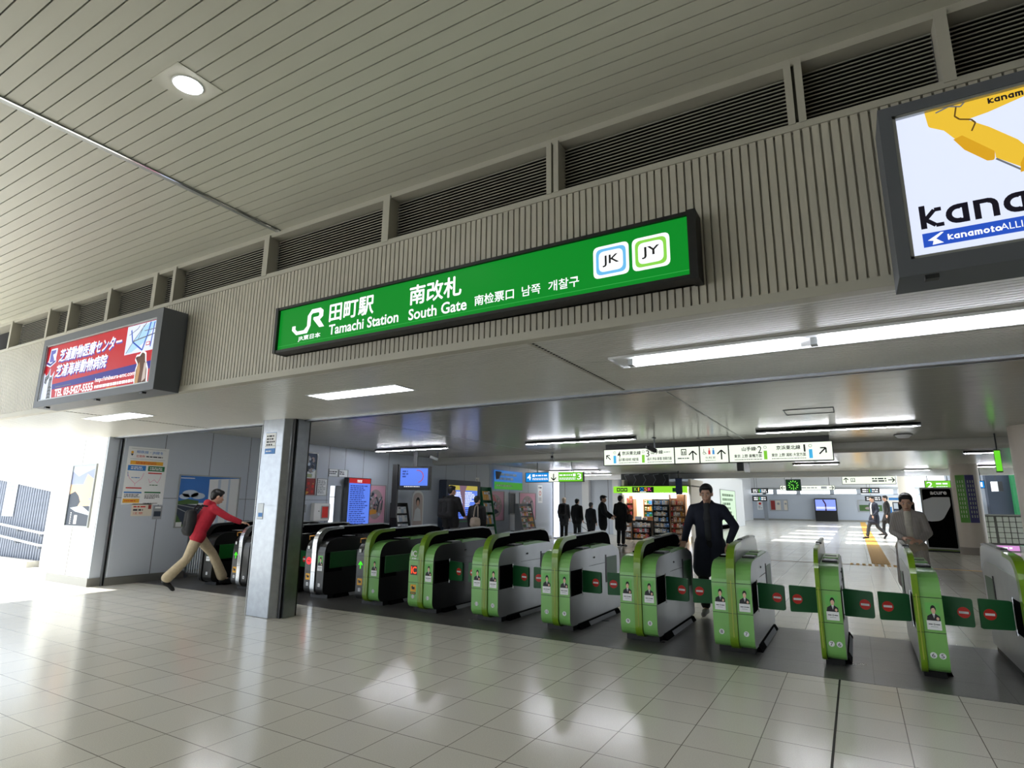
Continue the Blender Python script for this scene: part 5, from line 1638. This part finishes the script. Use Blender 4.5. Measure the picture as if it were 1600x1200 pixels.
def blob(name, parts, voxel, m, parent, smooth=4, cuts=()):
    """closed shapes fused into one continuous skin (voxel union, then smoothed)"""
    V, Fc = [], []
    for p in parts:
        vs, fs = capsule_geo(*p[1:]) if p[0] == 'c' else ell_geo(*p[1:])
        o = len(V)
        V += vs
        Fc += [tuple(o+i for i in f) for f in fs]
    me = bpy.data.meshes.new(name)
    me.from_pydata(V, [], Fc)
    me.update()
    o = bpy.data.objects.new(name, me)
    COL.objects.link(o)
    r = o.modifiers.new('r', 'REMESH')
    r.mode = 'VOXEL'
    r.voxel_size = voxel
    if smooth:
        sm = o.modifiers.new('s', 'SMOOTH')
        sm.factor = .5
        sm.iterations = smooth
    dg = bpy.context.evaluated_depsgraph_get()
    nm = bpy.data.meshes.new_from_object(o.evaluated_get(dg))
    nm.name = name
    o.modifiers.clear()
    o.data = nm
    bpy.data.meshes.remove(me)
    nm.materials.clear()
    nm.materials.append(m)
    nm.polygons.foreach_set('use_smooth', [True]*len(nm.polygons))
    o.parent = parent
    return o
def lerp(a, b, t):
    return tuple(Vector(a)*(1-t)+Vector(b)*t)
def hand_parts(wr, d, nrm, side, s=1.0, curl=25):
    """palm, four unequal fingers bent at the knuckles, thumb from the side of the palm"""
    wr, d, nrm = Vector(wr), Vector(d).normalized(), Vector(nrm).normalized()
    u = d.cross(nrm).normalized()*side
    nrm = u.cross(d).normalized()*side
    P = []
    for k in (-.027, -.009, .009, .027):
        P.append(('c', tuple(wr+u*k*.6*s+d*.012*s), tuple(wr+u*k*s+d*.078*s), .015*s, .0125*s))
    for k, ln in ((-.030, .058), (-.010, .074), (.010, .080), (.030, .070)):
        b0 = wr+u*k*s+d*.085*s
        a = R(curl)
        d1 = (d*math.cos(a)-nrm*math.sin(a))
        d2 = (d*math.cos(2.2*a)-nrm*math.sin(2.2*a))
        b1 = b0+d1*ln*.52*s
        b2 = b1+d2*ln*.52*s
        P += [('c', tuple(b0), tuple(b1), .0092*s, .0086*s), ('c', tuple(b1), tuple(b2), .0086*s, .0074*s)]
    t0 = wr+u*.028*s+d*.025*s
    t1 = t0+(d*.6+u*.75-nrm*.2).normalized()*.042*s
    t2 = t1+(d*.9+u*.25-nrm*.25).normalized()*.034*s
    P += [('c', tuple(t0), tuple(t1), .0125*s, .0105*s), ('c', tuple(t1), tuple(t2), .0105*s, .008*s)]
    return P
SKIN = mat('skin', (214, 170, 146), .55)
HAIRM = mat('hair_black', (20, 18, 18), .5)
def person(label, loc, rz, J, look, vox=.012, name='person'):
    """J: joints in metres, +Y is where the person faces, +X the person's right"""
    D = dict(hip=(0, 0, .93), chest=(0, .0, 1.26), neck=(0, 0, 1.43), head=(0, .03, 1.57), headrot=(0, 0, 0),
             shR=(.175, 0, 1.385), elR=(.22, -.02, 1.11), wrR=(.22, .06, .88), haR=(0, .2, -1), nR=(-1, 0, 0),
             shL=(-.175, 0, 1.385), elL=(-.22, -.02, 1.11), wrL=(-.22, .06, .88), haL=(0, .2, -1), nL=(1, 0, 0),
             hpR=(.085, 0, .90), knR=(.09, .02, .49), anR=(.09, -.02, .085), toR=(.1, .16, .03),
             hpL=(-.085, 0, .90), knL=(-.09, .02, .49), anL=(-.09, -.02, .085), toL=(-.1, .16, .03))
    D.update(J)
    t = thing(name, label, 'person', loc, rz)
    s = look.get('scale', 1.0)
    t.scale = (s, s, s)
    hd = Vector(D['head'])
    er = D['headrot']
    HR = Matrix.Rotation(R(er[2]), 3, 'Z') @ Matrix.Rotation(R(er[0]), 3, 'X') @ Matrix.Rotation(R(er[1]), 3, 'Y')
    def H(x, y, z):
        return tuple(hd+HR @ Vector((x, y, z)))
    sk = look.get('skin', SKIN)
    P = []
    # head: skull, jaw, nose, ears, neck
    P += [('e', H(0, -.01, .03), (.076, .094, .095), HR), ('e', H(0, .02, -.035), (.06, .07, .075), HR), ('e', H(0, .045, -.085), (.035, .035, .03), HR),
          ('c', H(0, .088, .0), H(0, .105, -.03), .009, .014), ('c', H(0, .082, -.062), H(0, .084, -.064), .022, .022)]
    for q in (-1, 1):
        P += [('e', H(q*.078, -.005, -.01), (.010, .020, .032), HR), ('e', H(q*.034, .068, -.02), (.022, .02, .018), HR)]
    P += [('c', D['neck'], H(0, -.02, -.06), .056, .052), ('c', D['neck'], D['chest'], .06, .10)]
    # trunk and limbs
    hip, ch = Vector(D['hip']), Vector(D['chest'])
    P += [('c', D['neck'], tuple(Vector(lerp(D['shR'], D['neck'], .1))-Vector((0, 0, .02))), .045, .04), ('c', D['neck'], tuple(Vector(lerp(D['shL'], D['neck'], .1))-Vector((0, 0, .02))), .045, .04), ('c', lerp(D['shR'], D['chest'], .6), lerp(D['shL'], D['chest'], .6), .075, .075),
          ('c', tuple(ch+Vector((.05, 0, 0))), tuple(hip+Vector((.045, 0, .05))), .105, .095), ('c', tuple(ch-Vector((.05, 0, 0))), tuple(hip+Vector((-.045, 0, .05))), .105, .095),
          ('c', D['hpR'], D['hpL'], .095, .095)]
    for q in 'RL':
        P += [('c', tuple(Vector(D['sh'+q])-Vector((0, 0, .03))), D['el'+q], .044, .040), ('c', D['el'+q], D['wr'+q], .040, .027), ('c', D['hp'+q], D['kn'+q], .088, .056), ('c', D['kn'+q], lerp(D['kn'+q], D['an'+q], .4), .054, .055), ('c', lerp(D['kn'+q], D['an'+q], .3), D['an'+q], .055, .036),
              ('c', D['an'+q], lerp(D['an'+q], D['to'+q], .6), .034, .03)]
        if look.get('hands', True):
            P += hand_parts(D['wr'+q], D['ha'+q], D['n'+q], 1 if q == 'R' else -1, 1.0, look.get('curl', 22))
    body = blob('body', P, vox, sk, t, 3)
    # eyes, brows, mouth
    for q in (-1, 1):
        MB().ball(H(q*.031, .0775, -.003), (.013, .010, .007), mat('eye_white', (196, 188, 182), .4), 10).ball(H(q*.031, .0845, -.003), .0056, BLACK, 8).build('eye', t)
        MB().tube([H(q*.018, .091, .018), H(q*.032, .092, .022), H(q*.048, .082, .018)], .003, HAIRM, 5).build('eyebrow', t)
    MB().tube([H(-.022, .094, -.066), H(0, .103, -.067), H(.022, .094, -.066)], .004, mat('lips', (176, 104, 96), .5), 6).build('mouth', t)
    # hair
    hm = look.get('hairmat', HAIRM)
    hair = [('e', H(0, -.022, .045), (.086, .098, .088), HR), ('e', H(0, .035, .085), (.068, .058, .038), HR), ('e', H(0, -.06, .0), (.074, .05, .08), HR)]
    for q in (-1, 1):
        hair.append(('e', H(q*.062, -.005, .045), (.024, .062, .05), HR))
    if look.get('hair') == 'long':
        hair += [('e', H(0, -.06, -.06), (.085, .05, .12), HR), ('c', H(-.07, -.02, -.02), H(-.075, -.02, -.14), .03, .022), ('c', H(.07, -.02, -.02), H(.075, -.02, -.14), .03, .022)]
    if look.get('cap'):
        hair.append(('e', H(0, .06, .07), (.075, .095, .016), HR))
    blob('hair', hair, max(vox, .009), hm, t, 3)
    # upper garment
    v = look.get('vox_c', max(vox, .012))
    f = look.get('fat', 1.0)
    hem = look.get('hem', .84)
    top = look['top']
    dn = Vector((0, 0, -.02))
    nk = Vector(D['neck'])+Vector((0, -.01, -.045))
    G = [('c', tuple(nk), tuple(Vector(D['shR'])*.9+nk*.1+dn), .078, .066*max(f, 1)), ('c', tuple(nk), tuple(Vector(D['shL'])*.9+nk*.1+dn), .078, .066*max(f, 1)),
         ('c', lerp(D['shR'], D['chest'], .55), lerp(D['shL'], D['chest'], .55), .108*f, .108*f),
         ('c', tuple(Vector(D['neck'])+Vector((0, -.01, -.035))), D['chest'], .074, .11)]
    for dx in (-.055, .055):
        G.append(('c', tuple(ch+Vector((dx, 0, 0))), tuple(hip+Vector((dx, 0, .03))), .122*f, .118*f))
    nseg = 4
    hz = Vector((0, 0, hem-.93))
    for q, lg in (('R', 1), ('L', -1)):
        kn = Vector(D['kn'+q])
        hp = Vector(D['hp'+q])
        tt = max(0.0, min(1.3, (hp.z-hem)/max(.05, hp.z-kn.z)))
        e = hp.lerp(kn, min(tt, 1.0))
        if tt > 1.0:
            e += (Vector(D['an'+q])-kn)*(tt-1.0)
        G.append(('c', tuple(hp), tuple(e), .118*f, look.get('hem_r', .115)*f))
    if hem < .8:
        a, b_ = Vector(D['hpR']).lerp(Vector(D['knR']), .6), Vector(D['hpL']).lerp(Vector(D['knL']), .6)
        G.append(('c', tuple(a), tuple(b_), .10*f, .10*f))
    for q in 'RL':
        G += [('c', tuple(Vector(D['sh'+q])+dn), D['el'+q], .066*f, .056*f), ('c', D['el'+q], lerp(D['el'+q], D['wr'+q], .93), .056*f, .043*f)]
    if look.get('hood'):
        G.append(('e', tuple(Vector(D['neck'])+Vector((0, -.085, .02))), (.10, .06, .07)))
    if look.get('collar', True):
        G.append(('c', tuple(Vector(D['neck'])+Vector((-.03, -.015, .0))), tuple(Vector(D['neck'])+Vector((.03, -.015, .0))), .058, .058))
    blob(look.get('topname', 'jacket'), G, v, top, t, 5)
    if 'shirt' in look:
        c2 = Vector(D['chest'])
        SH_ = [('c', tuple(Vector(D['neck'])+Vector((0, .045, -.03))), tuple(c2+Vector((0, .115*f-.03, -.02))), .05, .06), ('c', tuple(c2+Vector((0, .115*f-.03, -.02))), tuple(Vector(D['hip'])+Vector((0, .115*f-.02, .06))), .05, .05)]
        blob('shirt', SH_, v, look['shirt'], t, 3)
    # trousers, shoes
    flare = look.get('flare', .062)
    T = [('c', D['hpR'], D['hpL'], .108, .108), ('c', tuple(hip+Vector((0, 0, .03))), tuple(hip+Vector((0, 0, .04))), .12, .115)]
    for q in 'RL':
        kn, an = Vector(D['kn'+q]), Vector(D['an'+q])
        T += [('c', D['hp'+q], D['kn'+q], .100, .070), ('c', D['kn'+q], tuple(kn.lerp(an, .88)), .070, flare)]
    blob('trousers', T, v, look['legs'], t, 4)
    for q in 'RL':
        an, to = Vector(D['an'+q]), Vector(D['to'+q])
        dirn = (to-an)
        heel = an-dirn.normalized()*.035
        heel = Vector((heel.x, heel.y, heel.z-.045)) if dirn.z > -.12 else an+Vector((0, 0, -.0))-dirn.normalized()*.02
        blob('shoe', [('c', tuple(heel), tuple(to), .036, .032), ('c', tuple(an+Vector((0, 0, -.03))), tuple(an.lerp(to, .55)), .043, .038), ('c', tuple(to), tuple(to+dirn.normalized()*.02), .036, .028)], min(v, .012), look.get('shoe', BLACK), t, 3)
    return t
def pack(name, label, cat, loc, rz, m, w=.3, d=.17, h=.44, straps=()):
    t = thing(name, label, cat, loc, rz)
    blob('bag_body', [('c', (-w/2+.07, 0, .08), (w/2-.07, 0, .08), .08, .08), ('c', (-w/2+.07, 0, h-.1), (w/2-.07, 0, h-.1), .07, .07), ('c', (-w/2+.07, 0, .08), (-w/2+.07, 0, h-.1), .08, .07), ('c', (w/2-.07, 0, .08), (w/2-.07, 0, h-.1), .08, .07), ('c', (0, 0, .1), (0, 0, h-.1), .085, .08), ('c', (-w/2+.1, -.05, .1), (w/2-.1, -.05, .1), .05, .05), ('c', (0, -.05, .1), (0, -.05, h*.45), .06, .05)], .014, m, t, 4)
    for s in straps:
        MB().tube(s, .014, m, 6).build('strap', t)
    return t
def cloth(name, rgb, rough=.8, stripe=None):
    m = mat(name, rgb, rough, noise=.12, nscale=25)
    if stripe:
        nt = m.node_tree
        tc = nt.nodes.new('ShaderNodeTexCoord')
        wv = nt.nodes.new('ShaderNodeTexWave')
        wv.inputs['Scale'].default_value = stripe[0]
        wv.bands_direction = 'X'
        nt.links.new(tc.outputs['Object'], wv.inputs['Vector'])
        cr = nt.nodes.new('ShaderNodeMix')
        cr.data_type = 'RGBA'
        cr.inputs[6].default_value = lin(stripe[1])
        cr.inputs[7].default_value = lin(rgb)
        nt.links.new(wv.outputs['Fac'], cr.inputs[0])
        nt.links.new(cr.outputs[2], nt.nodes['Principled BSDF'].inputs['Base Color'])
    return m
REDJ = cloth('red_jacket', (178, 26, 48))
KHAKI = cloth('khaki_cotton', (196, 180, 150))
NAVY = cloth('navy_wool', (24, 30, 48))
BLKC = cloth('black_cloth', (18, 18, 20))
DGREY = cloth('dark_grey_cloth', (48, 50, 54))
STRIPE = cloth('striped_cloth', (206, 198, 190), stripe=(26, (104, 98, 98)))
BEIGE = cloth('beige_cloth', (168, 156, 140))
KNIT = cloth('grey_knit', (206, 200, 188))
SUEDE = mat('grey_suede', (150, 148, 146), .8)
BAGT = cloth('taupe_bag', (160, 146, 132))
# person in red striding into the lane, right hand reaching for the reader
person('person in red jacket and khaki trousers striding to the dark gates, arm reaching forward', (-9.42, 5.90, 0), R(-16),
       dict(hip=(0, .0, .86), chest=(.0, .13, 1.17), neck=(0, .19, 1.33), head=(0, .25, 1.46), headrot=(-14, 0, 0),
            shR=(.165, .17, 1.28), elR=(.27, .36, 1.13), wrR=(.36, .55, 1.045), haR=(.3, 1, -.15), nR=(0, .1, 1),
            shL=(-.17, .17, 1.28), elL=(-.26, .02, 1.04), wrL=(-.25, .1, .82), haL=(0, .35, -1), nL=(1, 0, 0),
            hpR=(.085, 0, .84), knR=(.09, -.14, .47), anR=(.09, -.42, .17), toR=(.10, -.30, .035),
            hpL=(-.085, .02, .84), knL=(-.08, .30, .52), anL=(-.07, .50, .11), toL=(-.07, .68, .06)),
       dict(top=REDJ, legs=KHAKI, hem=.80, flare=.085, hood=True), vox=.008)
pack('backpack', 'black backpack on the back of the person in red', 'backpack', (-9.50, 5.80, .82), R(-16), BLKC, .32, .17, .46,
     straps=([(-.1, .05, .4), (-.13, .12, .5), (-.14, .25, .47), (-.13, .3, .36)], [(.1, .05, .4), (.13, .12, .5), (.14, .25, .47), (.13, .3, .36)]))
# man in navy coming out through the gate, right hand on the gate end
person('person in long navy coat coming out between two green gates, hand on the gate', (-1.70, 8.12, 0), R(180+4),
       dict(hip=(0, 0, .93), chest=(0, .04, 1.25), neck=(0, .05, 1.42), head=(0, .09, 1.55), headrot=(-10, 0, 0),
            shR=(.185, .05, 1.37), elR=(.27, .08, 1.10), wrR=(.285, .24, .935), haR=(.1, .7, -.35), nR=(0, .3, 1),
            shL=(-.185, .05, 1.37), elL=(-.32, -.02, 1.13), wrL=(-.24, .10, .92), haL=(.45, .3, -.8), nL=(.6, 0, .4),
            hpR=(.085, 0, .90), knR=(.09, .10, .49), anR=(.10, -.04, .09), toR=(.11, .13, .035),
            hpL=(-.085, 0, .90), knL=(-.08, -.04, .50), anL=(-.08, -.34, .16), toL=(-.08, -.20, .04)),
       dict(top=NAVY, legs=BLKC, hem=.60, hem_r=.135, shirt=DGREY, shoe=SUEDE, topname='coat'), vox=.008)
# woman in a striped coat
person('person in long striped coat and grey top walking up behind the narrow gate', (.62, 10.0, 0), R(180-4),
       dict(hip=(0, 0, .88), chest=(0, .01, 1.18), neck=(0, .02, 1.34), head=(0, .05, 1.465), headrot=(-12, 0, 0),
            shR=(.15, .01, 1.30), elR=(.20, .0, 1.06), wrR=(.08, .19, .98), haR=(-.8, .5, .1), nR=(0, .4, 1),
            shL=(-.15, .01, 1.30), elL=(-.22, -.01, 1.05), wrL=(-.12, .18, .95), haL=(.8, .5, 0), nL=(0, .4, 1),
            hpR=(.085, 0, .85), knR=(.085, .06, .46), anR=(.085, .0, .085), toR=(.09, .16, .03),
            hpL=(-.085, 0, .85), knL=(-.085, -.02, .47), anL=(-.085, -.18, .1), toL=(-.085, -.04, .03)),
       dict(top=STRIPE, legs=BEIGE, hem=.40, hem_r=.14, fat=.88, shirt=KNIT, hair='long', topname='coat', shoe=DGREY), vox=.010)
# waiting at the ticket machines on the left
person('person in black suit with backpack, seen from behind before the hanging monitor', (-8.95, 12.3, 0), R(8),
       dict(headrot=(0, 0, -30), elR=(.24, .06, 1.13), wrR=(.22, .24, 1.0), haR=(.1, .8, -.2), nR=(0, .2, 1)), dict(top=BLKC, legs=BLKC, hem=.80, scale=1.08, fat=1.1), vox=.012)
pack('backpack', 'large black backpack on the suited person near the hanging monitor', 'backpack', (-8.95, 12.07, 1.02), R(8), BLKC, .42, .22, .52,
     straps=([(-.12, .05, .46), (-.15, .14, .54), (-.16, .28, .5), (-.15, .33, .38)], [(.12, .05, .46), (.15, .14, .54), (.16, .28, .5), (.15, .33, .38)]))
person('person in black coat with taupe shoulder bag before the map screen', (-8.35, 12.6, 0), R(20),
       dict(headrot=(-5, 0, -20)), dict(top=BLKC, legs=BLKC, hem=.55, hem_r=.14, scale=.93), vox=.014)
pack('shoulder_bag', 'taupe shoulder bag hanging on the back of the person at the map screen', 'bag', (-8.24, 12.36, .80), R(20), BAGT, .26, .1, .28,
     straps=([(-.04, .0, .26), (-.02, .05, .5), (.0, .14, .55)], [(.07, .0, .26), (.05, .06, .5), (.02, .14, .55)]))
# queue for the stairs and by the kiosk
person('person in dark coat with pale hood and rucksack at the head of the stair queue', (-9.95, 21.2, 0), R(5), dict(), dict(top=DGREY, legs=BLKC, hem=.78, hairmat=cloth('pale_hood', (196, 180, 160)), scale=.97), vox=.018)
pack('rucksack', 'dark rucksack on the pale hooded person in the stair queue', 'backpack', (-9.93, 21.0, .98), R(5), BLKC, .3, .18, .46)
person('person with round black hair in black jacket, second in the stair queue', (-8.95, 20.2, 0), R(-5), dict(), dict(top=BLKC, legs=DGREY, hem=.80, scale=.94, fat=1.05), vox=.018)
person('short person with grey hat half hidden in the stair queue', (-8.15, 19.6, 0), R(-10), dict(), dict(top=DGREY, legs=BLKC, hem=.75, scale=.86, hairmat=cloth('grey_hat', (120, 120, 124))), vox=.018)
person('person in cap and glasses, black padded jacket, facing right beside the kiosk', (-7.35, 18.7, 0), R(-72),
       dict(headrot=(0, 0, -8), elR=(.25, .06, 1.13), wrR=(.24, .26, .96), haR=(0, .9, -.3), elL=(-.25, .1, 1.13), wrL=(-.24, .3, 1.0), haL=(0, .9, -.2)), dict(top=BLKC, legs=DGREY, hem=.72, scale=1.0, fat=1.25, cap=True), vox=.016)
person('person in long black coat carrying a shoulder bag left of the kiosk shelves', (-6.98, 19.4, 0), R(-12), dict(), dict(top=BLKC, legs=BLKC, hem=.62, hem_r=.13, scale=1.0), vox=.016)
pack('shoulder_bag', 'black shoulder bag at the side of the person in long black coat', 'bag', (-6.66, 19.38, .78), R(80), BLKC, .3, .12, .32,
     straps=([(-.05, .0, .28), (-.02, .06, .5), (.0, .12, .6)], [(.06, .0, .28), (.04, .06, .5), (.02, .12, .6)]))
# far walkers in the bright hall
person('person in dark suit and white shirt walking across the bright hall', (.68, 30.6, 0), R(122),
       dict(knR=(.09, .22, .5), anR=(.09, .32, .1), toR=(.09, .48, .05), knL=(-.09, -.02, .5), anL=(-.09, -.34, .2), toL=(-.09, -.26, .06), wrR=(.22, -.1, .9), wrL=(-.22, .2, .92)), dict(top=NAVY, legs=DGREY, hem=.78, shirt=PAPER, scale=1.1), vox=.022)
person('person in black walking behind the dark suited walker in the bright hall', (1.32, 34.5, 0), R(100),
       dict(knR=(.09, .15, .5), anR=(.09, .2, .1), toR=(.09, .36, .05), knL=(-.09, -.05, .5), anL=(-.09, -.35, .2), toL=(-.09, -.25, .06)), dict(top=BLKC, legs=BLKC, hem=.6, scale=1.15), vox=.022)
